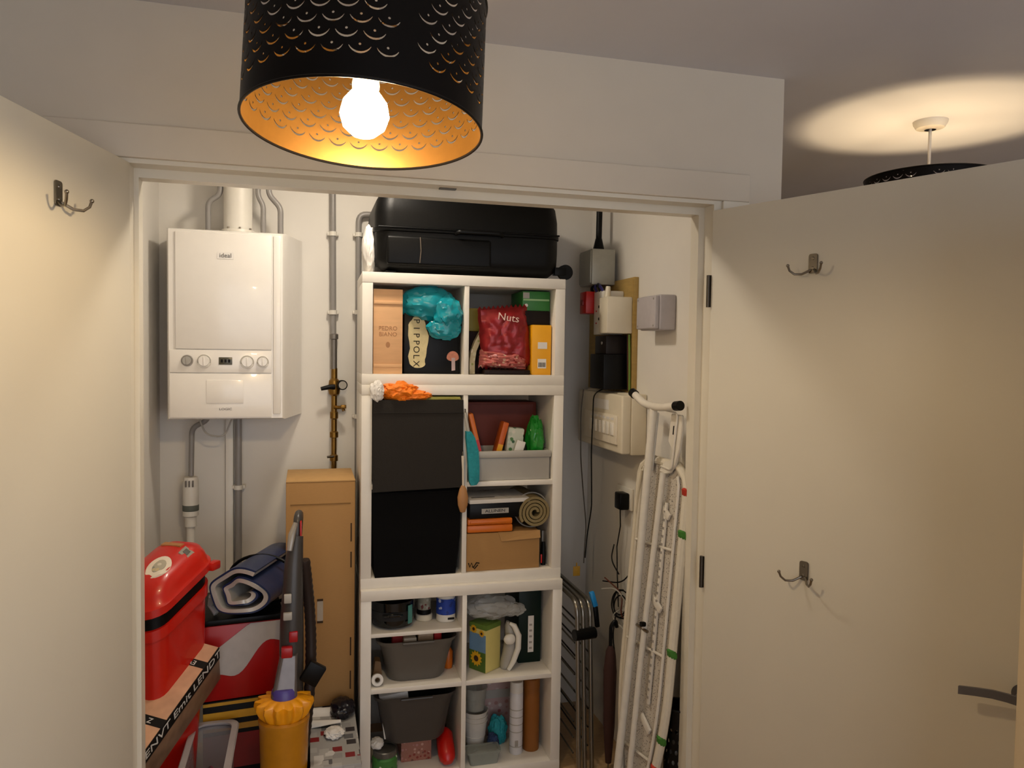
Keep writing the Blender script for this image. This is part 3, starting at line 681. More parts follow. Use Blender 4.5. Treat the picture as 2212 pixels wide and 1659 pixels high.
for (ro, a), (ri, _) in zip(sp_o, sp_i):
    c_ = Vector((.694, 0, 1.0245)); d = Vector((math.cos(a), 0, math.sin(a)))
    rings.append([c_ + d * ro + Vector((0, .706, 0)), c_ + d * ri + Vector((0, .706, 0)), c_ + d * ri + Vector((0, .96, 0)), c_ + d * ro + Vector((0, .96, 0))])
mb.loft(rings)
obj('felt_spiral', mb, m_khaki, RL)
obj('tie_band', MB().tube([(.694 + .0695 * math.cos(t * PI / 16), .76, 1.0245 + .0695 * math.sin(t * PI / 16)) for t in range(32)], .003, 6, closed=True), m_lgrey, RL)
TL = thing('hand_tool', 'black hand tool with a red grip beside the brown box', 'tool', (.738, .74, .805))
obj('blade', MB().bx(.730, .746, .728, .734, .83, .945, .002), m_darksteel, TL)
obj('grip', MB().tube([(.738, .731, .806), (.738, .731, .85), (.738, .731, .90)], [.010, .012, .008], 12), m_black, TL)
obj('red_insert', MB().bx(.725, .731, .722, .726, .815, .85, .001), m_red, TL)

# ---- bottom unit, upper left cube
PT = thing('cooking_pot', 'black glossy pot standing on the half shelf', 'pot', (.150, .78, .597))
m_gblk = mat('black_glass', '0C1012', .12, var=.1, coat=.4)
obj('pot_body', MB().lathe([(0, .5975), (.060, .598), (.077, .606), (.084, .64), (.086, .702), (.083, .703), (.080, .64), (.072, .612), (0, .606)], (.143, .770, 0), 36), m_gblk, PT)
obj('pot_label', MB().lathe([(.0845, .635), (.0858, .668)], (.143, .770, 0), 36), mat('dark_grey_print', '2A2A2A', .4), PT)
obj('teal_sticker', MB().bx(.190, .212, .698, .702, .62, .69, .001, M=Matrix.Translation(Vector((.2, .70, 0))) @ Matrix.Rotation(.75, 4, 'Z') @ Matrix.Translation(Vector((-.2, -.70, 0)))), mat('teal_paper', '4A8A82', .5), PT)
obj('pot_handle', MB().tube(bend([(.10, .698, .655), (.115, .678, .66), (.155, .676, .66), (.17, .695, .655)], .012), .006, 8), m_gblk, PT)
JR = thing('spice_jar', 'small jar with cream lid and black band on the half shelf', 'jar', (.268, .80, .5975))
obj('lid', MB().lathe([(0, .5975), (.030, .5975), (.033, .601), (.033, .620), (.030, .623), (0, .623)], (.268, .795, 0), 24), m_cream, JR)
obj('black_band', MB().lathe([(.0275, .623), (.0275, .642)], (.268, .795, 0), 24), m_black, JR)
obj('jar_body', MB().lathe([(.027, .642), (.027, .695), (.022, .702), (0, .703)], (.268, .795, 0), 24), spots('jar_print', '8C8878', ['6A2A28', '9A9688', 'A8A498'], 70), JR)
TB = thing('cleaning_tub', 'white tub with a blue printed band on the half shelf', 'tub', (.352, .775, .5975))
obj('tub_body', MB().lathe([(0, .5975), (.034, .5975), (.038, .602), (.036, .70), (.030, .706), (0, .706)], (.351, .770, 0), 28), m_plast_w, TB)
obj('blue_band', MB().lathe([(.0384, .628), (.0378, .690)], (.351, .770, 0), 28), spots('blue_print', '1C3FA0', ['1C3FA0', 'B8C0D8', '14307E'], 55), TB)
obj('black_print', MB().bx(.352, .378, .7305, .735, .610, .618, .001), m_ink, TB)
def tub(label, cx, y0, y1, z0, z1, wb, wt, m):
    t = thing('plastic_tub', label, 'tub', (cx, (y0 + y1) / 2, z0), group='grey plastic tubs in the bottom unit')
    cy = (y0 + y1) / 2; hd = (y1 - y0) / 2
    def rg(k, z, s): return [(cx + px, cy + py, z) for px, py in rrect(k * s, hd * s * (.86 + .14 * (z - z0) / (z1 - z0)), .05 * s, 6)]
    H = z1 - z0
    rings = [rg(wb * .9, z0, 1), rg(wb, z0 + .012, 1), rg((wb + wt) / 2, z0 + H * .55, 1), rg(wt, z1 - .02, 1), rg(wt + .012, z1 - .012, 1), rg(wt + .014, z1, 1), rg(wt + .004, z1 - .002, 1), rg(wt - .006, z1 - .02, .985), rg((wb + wt) / 2 - .006, z0 + H * .5, .98), rg(wb - .006, z0 + .008, .97)]
    obj('tub_body', MB().loft(rings), m, t)
    obj('grip_lip', MB().tube([(cx + x, y0 - .004, z1 - .006) for x in (-.06, -.03, 0, .03, .06)], .005, 8), m, t)
    return t
m_tub = mat('warm_grey_plastic', '5A554E', .4, var=.05); m_tub2 = mat('dark_grey_plastic', '3E3A37', .42, var=.05)
tub('warm grey plastic tub of small things on the middle shelf', .232, .690, .98, .3925, .552, .112, .142, m_tub)
for nm, lb, x, y, w_, hx_, z_ in (('red_carton', 'red carton poking out of the warm grey tub', .165, .78, .05, 'A81A12', .575), ('cream_carton', 'small cream carton in the warm grey tub', .205, .742, .05, 'CDBFA6', .553), ('tan_carton', 'tan carton standing in the warm grey tub', .268, .76, .06, 'B89A78', .560), ('red_cap_bottle', 'bright red bottle top in the warm grey tub', .318, .775, .03, 'D01410', .578)):
    tag(obj(nm, MB().bx(x - w_ / 2, x + w_ / 2, y - .02, y + .02, .402, z_, .004).bx(x - w_ / 2 + .004, x + w_ / 2 - .004, y - .021, y - .019, z_ - .03, z_ - .01), mat('carton_' + hx_, hx_, .5)), lb, 'bottle' if 'bottle' in nm else 'box')
OB = thing('orange_bottle', 'orange bottle lying behind the warm grey tub', 'bottle', (.372, .82, .3925))
obj('bottle_body', MB().lathe([(0, .3925), (.016, .393), (.018, .41), (.018, .46), (.008, .475), (0, .476)], (.368, .80, 0), 18), m_orange, OB)
obj('cap', MB().cone((.368, .80, .475), (.368, .80, .492), .008, n=14), m_red, OB)
TP = thing('tape_roll', 'small white tape roll at the left end of the middle shelf', 'tape', (.075, .70, .3925))
obj('tape', MB().lathe([(.012, 0), (.022, 0), (.022, .018), (.012, .018), (.012, 0)], (0, 0, 0), 26, M=Matrix.Translation(Vector((.078, .700, .4148))) @ Matrix.Rotation(PI / 2 - .2, 4, 'X')), m_paper, TP)
obj('core', MB().lathe([(.009, -.001), (.012, -.001), (.012, .019), (.009, .019), (.009, -.001)], (0, 0, 0), 26, M=Matrix.Translation(Vector((.078, .700, .4148))) @ Matrix.Rotation(PI / 2 - .2, 4, 'X')), m_lgrey, TP)
tag(obj('wooden_wedge', MB().prism([(-.02, 0), (.02, 0), (.012, .075), (-.008, .08)], .05, frame((.082, .78, .3925), (1, 0, 0), (0, 0, 1)), .002), mat('dark_pine', '6A4E2E', .6)), 'brown wooden wedge behind the tape roll', 'wedge')
# ---- bottom unit, lower left cube
tub('dark grey plastic tub in the lowest left cube', .228, .690, .98, .150, .336, .118, .146, m_tub2)
tag(obj('white_carton', MB().bx(-.055, .055, -.03, .03, 0, .17, .003, M=Matrix.Translation(Vector((.165, .765, .166))) @ Matrix.Rotation(-.12, 4, 'Y')).bx(.13, .2, .733, .735, .30, .318), m_paper), 'white carton sticking up from the dark grey tub', 'box')
GJ = thing('green_jar', 'green jar with a screw lid in the lowest left cube', 'jar', (.118, .725, .039))
obj('jar_body', MB().lathe([(0, .0395), (.044, .0395), (.048, .05), (.048, .10), (.042, .108), (0, .108)], (.112, .728, 0), 30), spots('green_label', '3E7A34', ['3E7A34', '8AB070', '2A5A2A', 'C8CDB8'], 45, .3, .4), GJ)
obj('lid', MB().lathe([(.043, .108), (.045, .110), (.045, .128), (.041, .131), (0, .131)], (.112, .728, 0), 30), mat('grey_metal_lid', '6A6862', .35, metal=.6), GJ)
tag(obj('cotton_wad', MB().blob((.082, .735, .150), (.024, .03, .018), .3, 2.2, 41), m_paper), 'wad of white cotton on the green jar', 'cotton')
PB = thing('floral_carton', 'pink floral carton under the dark grey tub', 'box', (.24, .84, .039))
obj('carton', MB().bx(.180, .300, .775, .95, .0395, .1495, .002), spots('floral_print', 'A06A58', ['B4807A', '8A3A30', 'C49A88', '70483A'], 70, .3, .42), PB)
obj('lid', MB().bx(.178, .302, .773, .952, .132, .1498, .002), mat('maroon_card', '7A2A22', .5), PB)
RB = thing('red_bottle', 'round-ended bright red bottle leaning in the lowest left cube', 'bottle', (.36, .74, .039))
Mr = Matrix.Translation(Vector((.352, .720, .080))) @ Matrix.Rotation(-.9, 4, 'X')
obj('bottle_body', MB().lathe([(0, -.038), (.018, -.033), (.030, -.018), (.034, .004), (.033, .08), (.02, .10), (0, .10)], n=26, M=Mr), m_red, RB)
obj('cap', MB().lathe([(0, .10), (.013, .10), (.013, .125), (0, .125)], n=16, M=Mr), m_black, RB)
# ---- bottom unit, upper right cube
SB = thing('seed_box', 'square carton with sunflower print and pale yellow side', 'box', (.505, .78, .3925))
Ms = Matrix.Translation(Vector((.510, .765, .3925))) @ Matrix.Rotation(.62, 4, 'Z')
obj('carton', MB().bx(-.044, .044, -.044, .044, 0, .185, .002, M=Ms), mat('pale_yellow_card', 'D8C878', .55, var=.05), SB)
bf = obj('blue_side', MB().bx(-.0450, -.0438, -.043, .043, .08, .150, M=Ms), mat('sky_print', '6A8EB0', .5, var=.15), SB)
obj('green_side', MB().bx(-.0450, -.0438, -.043, .043, 0.002, .08, M=Ms), mat('leaf_print', '4E6A24', .5, var=.4, scale=50), SB)
def sunflower(u, z, r):
    poly = []
    for i in range(24):
        rr = r * (1 if i % 2 else .72); poly.append((rr * math.cos(2 * PI * i / 24), rr * math.sin(2 * PI * i / 24)))
    k = obj('sunflower_petals', MB().prism(poly, .0005, Ms @ frame((-.0455, u, z), (0, -1, 0), (0, 0, 1))), mat('petal_yellow', 'E0A81A', .5), SB)
    obj('sunflower_eye', MB().prism([(r * .38 * math.cos(2 * PI * i / 12), r * .38 * math.sin(2 * PI * i / 12)) for i in range(12)], .0006, Ms @ frame((-.0460, u, z), (0, -1, 0), (0, 0, 1))), mat('seed_brown', '3A2010', .6), k)
sunflower(0.005, .05, .032); sunflower(.02, .165, .018); sunflower(-.022, .155, .015)
obj('green_lid', MB().bx(-.0455, .0455, -.0455, .0455, .170, .19, .002, M=Ms), mat('olive_green_card', '5E7A2E', .5, var=.3, scale=40), SB)
tag(obj('clear_bag', MB().blob((.535, .765, .638), (.095, .060, .042), .32, 2.2, 51).blob((.62, .745, .628), (.045, .03, .025), .35, 2.2, 52), mat('clear_polythene', 'D8D8D4', .1, var=.05, alpha=.38)), 'crumpled clear plastic bag on top of the sunflower carton', 'bag')
WG = thing('shoe_brush', 'white and grey moulded brush leaning beside the sunflower carton', 'brush', (.60, .755, .3925))
def oval(c, rx, ry): return [(c[0] + rx * math.cos(2 * PI * i / 16), c[1] + ry * math.sin(2 * PI * i / 16), c[2]) for i in range(16)]
obj('grey_body', MB().loft([oval((.586 + .0, .745, .3935), .016, .02), oval((.590, .745, .41), .022, .03), oval((.606, .747, .46), .026, .032), oval((.612, .748, .52), .022, .03), oval((.604, .750, .56), .016, .024), oval((.600, .752, .578), .006, .012)]), m_lgrey, WG)
obj('white_rim', MB().tube([(.596, .715, .396), (.615, .712, .43), (.634, .714, .48), (.636, .716, .53), (.618, .72, .57), (.600, .724, .58)], [.008, .011, .012, .012, .011, .006], 12), m_plast_w, WG)
obj('white_knob', MB().blob((.598, .712, .520), (.024, .016, .022), .1, 2, 5, 3, False), m_plast_w, WG)
BD = thing('dark_green_box', 'tall dark green box with white label strip at the right', 'box', (.706, .87, .3925))
obj('carton', MB().bx(.652, .746, .775, 1.0, .3925, .690, .002), mat('bottle_green_card', '0C1E16', .4), BD)
lb = obj('label_strip', MB().bx(.692, .716, .7740, .7752, .435, .585), m_paper, BD)
for i in range(5): obj('label_mark', MB().bx(.697, .709, .7733, .7742, .448 + i * .024, .456 + i * .024), m_dial, lb)
# ---- bottom unit, lower right cube
FC = thing('food_container', 'low clear food container at the front of the lowest right cube', 'container', (.495, .72, .039))
obj('container_body', MB().loft([[(.495 + a, .712 + b, z) for a, b in rrect(k, k * .5, .012, 4)] for z, k in ((.0395, .056), (.085, .064), (.0845, .061), (.042, .053))]), mat('smoky_clear', 'A8AEA6', .15, alpha=.5), FC)
obj('container_lid', MB().prism(rrect(.068, .036, .012), .008, Matrix.Translation(Vector((.495, .712, .0855))), .001), mat('smoky_clear'), FC)
def cup(label, c, rb, rtp, z0, z1, m, tilt=0):
    t = thing('plastic_cup', label, 'cup', (c[0], c[1], z0), group='stacked plastic cups')
    obj('cup_wall', MB().lathe([(0, z0), (rb, z0), (rb + (rtp - rb) * .95, z1 - .006), (rtp + .002, z1 - .004), (rtp + .002, z1), (rtp - .001, z1), (rb - .002, z0 + .003), (0, z0 + .003)], (c[0], c[1], 0), 30), m, t)
    obj('cup_ridge', MB().lathe([(rb + (rtp - rb) * .5, z0 + (z1 - z0) * .5 - .002), (rb + (rtp - rb) * .5 + .0015, z0 + (z1 - z0) * .5), (rb + (rtp - rb) * .5, z0 + (z1 - z0) * .5 + .002)], (c[0], c[1], 0), 30), m, t)
m_cupw = mat('white_cup_plastic', 'C9C4BC', .35)
cup('lowest of the stacked white plastic cups', (.485, .810), .033, .048, .040, .165, m_cupw)
cup('second white plastic cup in the stack', (.485, .810), .0325, .049, .056, .185, m_cupw)
cup('top white plastic cup nested in the stack', (.485, .810), .032, .050, .072, .205, m_cupw)
cup('clear plastic cup on top of the white cups', (.485, .810), .036, .046, .208, .30, mat('clear_cup', 'B8B8AE', .1, alpha=.42))
CN = thing('spray_can', 'tall white aerosol can in the lowest right cube', 'can', (.645, .745, .039))
obj('can_body', MB().lathe([(0, .0395), (.025, .0395), (.027, .043), (.027, .285), (.022, .296), (0, .297)], (.640, .748, 0), 28), mat('white_can', 'D2D0D2', .3), CN)
obj('can_cap', MB().lathe([(.0265, .290), (.0265, .326), (.023, .332), (0, .332)], (.640, .748, 0), 28), m_plast_w, CN)
for z in (.07, .13, .16, .19, .22): obj('print_line', MB().lathe([(.0273, z), (.0273, z + .004)], (.640, .748, 0), 28), m_lgrey, CN)
obj('print_logo', MB().bx(.628, .642, .7195, .7215, .075, .10, .001), m_dial, CN)
CT = thing('cork_tube', 'tall brown cylindrical tube beside the white can', 'tube', (.715, .76, .039))
m_cork = mat('brown_tube_card', '8A5218', .55, var=.1)
obj('tube_body', MB().lathe([(0, .0395), (.032, .0395), (.0335, .043), (.0335, .300), (0, .300)], (.708, .765, 0), 30), m_cork, CT)
obj('tube_cap', MB().lathe([(.0335, .295), (.0345, .296), (.0345, .332), (.031, .336), (0, .336)], (.708, .765, 0), 30), m_cork, CT)
tag(obj('teal_cloth', MB().blob((.585, .835, .095), (.036, .03, .056), .35, 2.4, 61), mat('teal_fabric')), 'bunched teal cloth behind the white can', 'cloth')
tag(obj('blue_cloth', MB().blob((.552, .775, .075), (.022, .03, .036), .35, 2.4, 62), mat('navy_cloth', '26385E', .85, var=.2)), 'small navy cloth beside the cups', 'cloth')
PP = thing('napkin_pack', 'pink and white patterned napkin pack at the back of the lowest right cube', 'pack', (.575, .93, .039))
obj('pack', MB().bx(.530, .665, .90, 1.0, .0395, .285, .004), spots('napkin_print', 'B89A94', ['C4B0AA', '9A5A5A', 'D0C4BE', 'A87A74'], 45, .3, .42), PP)
obj('paper_band', MB().bx(.529, .666, .8990, .90, .20, .235), m_lgrey, PP)

# ------------------------------------------------------------------ left floor pile
BN = thing('recycling_bin', 'tall red plastic bin with stickers on its domed lid', 'bin', M=Matrix.Translation(Vector((-.632, .465, 0))) @ Matrix.Rotation(math.radians(-28), 4, 'Z'))
def rq(hx, hy, r, z, tilt=0.0, dx=0): return [(px + dx, py, z + py * tilt) for px, py in rrect(hx, hy, r, 5)]
m_redb = mat('red_bin_plastic', 'C41A0C', .30, var=.06, coat=.2)
TL_ = .33
obj('bin_body', MB().loft([rq(.055, .085, .035, .004), rq(.058, .090, .035, .02), rq(.088, .134, .05, .66, .15), rq(.090, .138, .055, .80, .30), rq(.097, .146, .06, .803, .31), rq(.097, .146, .06, .838, TL_), rq(.088, .137, .055, .838, TL_)]), m_redb, BN, True, True)
lidr = [rq(.098, .148, .06, 0.880, TL_), rq(.104, .155, .065, 0.884, TL_), rq(.104, .155, .065, 0.908, TL_), rq(.097, .147, .065, 0.916, TL_), rq(.093, .141, .065, 0.936, TL_), rq(.082, .127, .06, 0.960, TL_), rq(.060, .098, .05, 0.978, TL_), rq(.028, .05, .026, 0.986, TL_)]
ld = obj('lid', MB().loft(lidr), m_redb, BN, True, True)
obj('rim_gap', MB().loft([rq(.089, .138, .055, .83, TL_), rq(.089, .138, .055, .887, TL_)]), m_black, BN, True, True)
obj('hinge_lug', MB().bx(.085, .116, .105, .150, .915, .944, .006), m_redb, ld, True, True)
def on_lid(u, v):  # local point on the lid dome
    kx = max(abs(u) / .093, abs(v) / .141)
    return Vector((u, v, .987 - .05 * kx ** 2.6 + v * TL_))
def sticker(name, c, poly, m, lift=.0012):
    mb = MB(); vs = [mb.bm.verts.new(on_lid(c[0] + x, c[1] + y) + Vector((0, 0, lift + .006))) for x, y in poly]
    ce = mb.bm.verts.new(on_lid(*c) + Vector((0, 0, lift + .007)))
    bt = [mb.bm.verts.new(v.co - Vector((0, 0, .008))) for v in vs]
    n = len(vs)
    for i in range(n):
        mb.bm.faces.new((vs[i], vs[(i + 1) % n], ce)); mb.bm.faces.new((vs[i], bt[i], bt[(i + 1) % n], vs[(i + 1) % n]))
    return obj(name, mb, m, ld, True, True)
sticker('oval_sticker', (.030, -.052), [(.034 * math.cos(2 * PI * i / 24), .044 * math.sin(2 * PI * i / 24)) for i in range(24)], mat('cream_sticker', 'E4D8C4', .4))
sticker('sticker_picture', (.032, -.052), [(.018 * math.cos(2 * PI * i / 16), .025 * math.sin(2 * PI * i / 16)) for i in range(16)], spots('sticker_print', 'B0A894', ['8A8C84', 'C4B48A', '9AA08E', 'D0C8B4'], 60), .0022)
sticker('square_sticker', (.060, .045), [(-.016, -.020), (.016, -.016), (.015, .020), (-.016, .016)], mat('grey_sticker', '8E8676', .5))
sticker('square_sticker_print', (.060, .045), [(-.008, -.010), (.008, -.009), (.007, .010), (-.008, .009)], mat('dark_sticker_print', '4A443C', .5), .0022)
sticker('long_sticker', (-.010, .070), [(-.04, -.008), (.036, -.014), (.036, .010), (-.04, .014)], mat('amber_sticker', 'B07A48', .5, var=.3, scale=60))

# stack under the blanket: black and yellow carton, red cool box
YC = thing('yellow_striped_carton', 'black carton with yellow stripes under the red cool box', 'box', (-.40, .76, 0), .10)
obj('carton', MB().bx(-.14, .115, -.17, .19, .002, .440, .003), mat('black_card', '0E0C0A', .55), YC, True, True)
for z0_, z1_, cc in ((.425, .436, 'C8941E'), (.375, .402, 'D09A20'), (.335, .355, 'B08028'), (.20, .32, '7A1410')): obj('stripe', MB().bx(-.1395, .1145, -.1715, -.169, z0_, z1_), mat('stripe_' + cc, cc, .5), YC, True, True)
RC = thing('cool_box', 'red box with a wavy pale grey stripe beneath the rolled blanket', 'box', (-.405, .72, .4405), .12)
obj('box_body', MB().bx(-.14, .13, -.13, .20, .001, .265, .008), mat('deep_red_card', 'A80C0A', .35, var=.06), RC, True, True)
up_ = []; lo_ = []
for i in range(21):
    t = i / 20; x = -.136 + .262 * t
    up_.append((x, min(.262, .150 + .19 * t))); lo_.append((x, .045 + .155 * t + .026 * math.sin(t * 9.5 + .4)))
obj('wave_stripe', MB().prism(lo_ + up_[::-1], .0012, frame((0, -.1312, 0), (1, 0, 0), (0, 0, 1))), mat('pale_grey_print', 'B4ACA6', .5), RC, True, True)
obj('dark_lid', MB().bx(-.142, .132, -.132, .202, .265, .285, .004), m_black, RC, True, True)
# rolled picnic blanket
BL = thing('picnic_blanket', 'rolled navy picnic blanket with silver backing', 'blanket', (-.38, .70, .727))
ax = Vector((.30, .80, .09)).normalized()
Mb = frame((-.393, .545, .822), (ax.y, -ax.x, 0), (0, 0, 1))
if Mb.to_3x3().col[2].dot(ax) < 0: Mb = frame((-.393, .545, .822), (-ax.y, ax.x, 0), (0, 0, 1))
def spiral(t, off):   # oval roll
    a = t * 2 * PI * 1.9 + 2.6; k = (.34 + .66 * t)
    return Vector(((.132 * k - off) * math.cos(a) + .004 * math.sin(5 * a), (.090 * k - off * .8) * math.sin(a) + .004 * math.cos(4 * a), 0))
def roll_layer(o0, o1, z0, z1):
    mb = MB(); rg_ = []
    for i in range(131):
        t = i / 130
        w_ = .010 * math.sin(t * 23)
        rg_.append([Mb @ (spiral(t, o0) + Vector((0, 0, z0 + w_))), Mb @ (spiral(t, o1) + Vector((0, 0, z0 + w_))), Mb @ (spiral(t, o1) + Vector((0, 0, z1))), Mb @ (spiral(t, o0) + Vector((0, 0, z1)))])
    return mb.loft(rg_)
obj('navy_cover', roll_layer(0, .008, 0, .34), mat('navy_waterproof', '1C2C52', .38, var=.2, scale=14, bump=.2), BL)
obj('silver_lining', roll_layer(.008, .024, -.004, .34), mat('silver_backing', 'C6C2BA', .35, metal=.3, var=.1), BL)
obj('carry_strap', MB().tube([Mb @ Vector((.128 * math.cos(t * PI / 16), .088 * math.sin(t * PI / 16), .17)) for t in range(32)], .006, 8, closed=True), m_black, BL)
obj('strap_tab', MB().tube([Mb @ Vector((.118, -.02, .02)), Mb @ Vector((.138, -.06, .05)), Mb @ Vector((.112, -.088, .04))], .010, 8), mat('silver_backing'), BL)

# tall carton by the shelves
LB = thing('tall_carton', 'tall brown cardboard carton with a hand slot beside the shelves', 'box', (-.13, .90, .3005))
obj('carton', MB().bx(-.256, -.003, .765, 1.055, .3010, 1.160, .003), m_card, LB)
obj('top_flap', MB().bx(-.256, -.003, .764, 1.056, 1.160, 1.166, .001), mat('cardboard_top', 'BE9660', .85), LB)
obj('tape_seam', MB().bx(-.240, -.02, .7635, .7655, 1.075, 1.079, .0005), mat('cardboard_crease', '8A6638', .9), LB)
hs = obj('hand_slot', MB().prism(rrect(.011, .042, .009), .0015, FRONT(-.131, .7645, .670)), mat('pale_slot', 'A89C8C', .6), LB)
for z in (.712, .628): obj('slot_fold', MB().bx(-.142, -.120, .7625, .7645, z - .004, z + .004), m_card_d, hs)
for z0_, z1_ in ((.93, 1.0), (.83, .89), (.49, .56), (.36, .43)): obj('perforation', MB().bx(-.020, -.015, .7633, .7655, z0_, z1_), m_card_d, LB)
tag(obj('support_crate', MB().bx(-.262, -.172, .62, 1.05, .002, .2995, .004).bx(-.255, -.18, .617, .62, .03, .27), m_black), 'black crate on the floor under the tall carton', 'crate')
MO = thing('mosaic_box', 'box printed with red and grey mosaic squares on the floor by the shelves', 'box', (-.085, .66, 0))
obj('carton', MB().bx(-.166, -.006, .33, 1.05, .002, .2995, .003), spots('mosaic_print', '9A9894', ['A8A6A2', '8E8C8A', '7A1418', '5A5A5C', 'B8B6B2', '2A2426', 'C4C2BE'], 26, .40, .43, .5, 'square'), MO)
obj('lid_edge', MB().bx(-.168, -.004, .328, 1.052, .2700, .2997, .002), MATS['mosaic_print'], MO)
tag(obj('white_paper', MB().loft([[(-.165, .60 + i * .012, .303 + .016 * math.sin(i * .8)), (-.06, .585 + i * .011, .303 + .02 * math.sin(i * .6 + 1)), (-.06, .585 + i * .011, .301 + .02 * math.sin(i * .6 + 1)), (-.165, .60 + i * .012, .301 + .016 * math.sin(i * .8))] for i in range(12)]), m_paper), 'curled white papers lying on the mosaic box', 'paper')
tag(obj('black_pouch', MB().blob((-.050, .69, .325), (.042, .06, .030), .25, 2.2, 71), mat('black_polythene', '121018', .3)), 'black plastic pouch beside the white papers', 'pouch')
tag(obj('white_tissue', MB().blob((-.085, .53, .312), (.03, .035, .014), .4, 2.4, 72), m_paper), 'crumpled white tissue at the front of the mosaic box', 'tissue')

# clear storage box and lettered game box
CS = thing('clear_storage_box', 'clear plastic storage box with grey rim beside the vacuum cleaner', 'box', (-.492, .33, 0))
def rs(k, z, hx=.066, hy=.215): return [(-.478 + px, .325 + py, z) for px, py in rrect(hx + k, hy + k, .035, 6)]
obj('box_wall', MB().loft([rs(-.015, .003), rs(-.012, .006), rs(0, .375), rs(-.003, .375), rs(-.015, .008), rs(-.018, .006)]), mat('frosted_clear', 'B8B4B4', .3, alpha=.35), CS)
obj('rim', MB().loft([rs(0, .365), rs(.010, .368), rs(.012, .384), rs(.008, .390), rs(-.010, .390), rs(-.010, .384)], caps=False), mat('frosted_rim', 'A8A2A2', .35), CS)
tag(obj('pink_fabric', MB().blob((-.478, .29, .20), (.042, .16, .13), .2, 2.4, 81), spots('brown_pink_print', '4A3230', ['6A3A48', '3A2A26', '7A5A44', '8A2A50'], 22, .3, .45)), 'pile of brown and pink fabric inside the clear box', 'fabric')
GBX = None
A_ = Vector((-.640, .150, .485)); E_ = Vector((-.462, .500, .660))
e_ = (E_ - A_).normalized(); ns = Vector((.66, -.38, -.20)); ns = (ns - e_ * ns.dot(e_)).normalized(); nf = e_.cross(ns)
if nf.z < 0: nf = -nf
Mg = Matrix((e_, -ns, nf)).transposed().to_4x4(); Mg.translation = A_
if Mg.determinant() < 0: Mg = Matrix((e_, -ns, nf)).transposed().to_4x4(); Mg.translation = A_
LG = (E_ - A_).length
GX = thing('game_box', 'long box with black white-lettered edge leaning on the red bin', 'box', M=Matrix.Translation(A_))
m_peach = mat('peach_picture', 'C89A78', .4, var=.45, scale=16)
obj('carton', MB().bx(0, LG, .001, .105, -.150, .0, .001, M=Mg), mat('brown_game_card', '8A6A50', .5, var=.6, scale=22), GX)
obj('picture_top', MB().bx(.001, LG - .001, .002, .104, -.0002, .001, M=Mg), m_peach, GX)
es = obj('black_edge', MB().bx(.0, LG, -.0008, .001, -.050, .0012, M=Mg), m_ink, GX)
es2 = obj('black_band', MB().bx(.105, .135, .001, .1045, .0005, .0018, M=Mg), m_ink, GX)
obj('black_band', MB().bx(.335, .362, .001, .1045, .0005, .0018, M=Mg), m_ink, GX)
m_wl = mat('white_letter', 'D8D4CE', .5)
Mtx = Mg @ frame((LG / 2, -.0012, -.024), (1, 0, 0), (0, 0, 1))
text('edge_lettering', 'LENVT Emit LENDT', .042, m_wl, GX, Mtx, sx=1.02 * LG / .36)
text('band_lettering', 'Z T', .024, m_wl, GX, Mg @ frame((.120, .055, .0022), (0, 1, 0), (-1, 0, 0)))
text('band_lettering', 'EVC', .024, m_wl, GX, Mg @ frame((.348, .055, .0022), (0, 1, 0), (-1, 0, 0)))

# ------------------------------------------------------------------ upright vacuum cleaner
VC = thing('vacuum_cleaner', 'upright vacuum cleaner with yellow petal-topped dust bin', 'vacuum', (-.25, .42, 0))
m_vy = mat('yellow_plastic', 'E89A10', .35, var=.1); m_vd = mat('dark_grey_shell', '3A3634', .35); m_vp = mat('purple_plastic', '4A3E8A', .35)
cx, cy = -.250, .372
obj('dust_bin', MB().lathe([(0, .16), (.066, .16), (.070, .17), (.074, .30), (.078, .44), (.081, .455), (.081, .462), (.074, .468), (0, .468)], (cx, cy, 0), 36), mat('amber_bin', 'B87A14', .25, var=.15), VC)
pr = MB(); NP = 14
rings = []
for z, rr, am in ((.466, .070, .0), (.480, .078, .07), (.505, .086, .10), (.520, .082, .12), (.528, .060, .06), (.530, .042, 0)):
    rings.append([(cx + rr * (1 + am * math.cos(NP * t * 2 * PI / 112)) * math.cos(t * 2 * PI / 112), cy + rr * (1 + am * math.cos(NP * t * 2 * PI / 112)) * math.sin(t * 2 * PI / 112), z) for t in range(112)])
obj('cyclone_petals', pr.loft(rings), m_vy, VC)
obj('purple_collar', MB().lathe([(.042, .525), (.040, .55), (.034, .56), (0, .56)], (cx, cy, 0), 24), m_vp, VC)
obj('clear_neck', MB().loft([[(cx + px, cy + py, z) for px, py in rrect(hx, .026, .012, 4, ox, oy)] for z, hx, ox, oy in ((.535, .040, 0, .0), (.60, .034, .008, .012), (.66, .028, .014, .022))]), mat('smoked_neck', '6A6260', .15, var=.2, metal=.4), VC)
obj('red_release', MB().bx(cx - .010, cx + .026, cy - .008, cy + .02, .655, .690, .005), mat('red_button', 'A01018', .3), VC)
obj('spine', MB().tube([(-.232, .44, .16), (-.230, .43, .50), (-.228, .425, .75), (-.222, .43, .95), (-.214, .45, 1.035)], [.040, .040, .038, .030, .022], 16), m_vd, VC)
obj('grey_clip', MB().bx(-.254, -.226, .378, .392, .775, .80, .003).bx(-.252, -.228, .380, .392, .83, .86, .003), m_lgrey, VC)
obj('red_catch', MB().bx(-.236, -.208, .380, .395, .70, .735, .004), mat('red_button'), VC)
obj('silver_shoulder', MB().tube([(-.236, .40, 1.0), (-.228, .405, 1.05), (-.216, .42, 1.085)], [.010, .012, .008], 10), mat('silver_plastic', 'A8A29A', .25, metal=.6), VC)
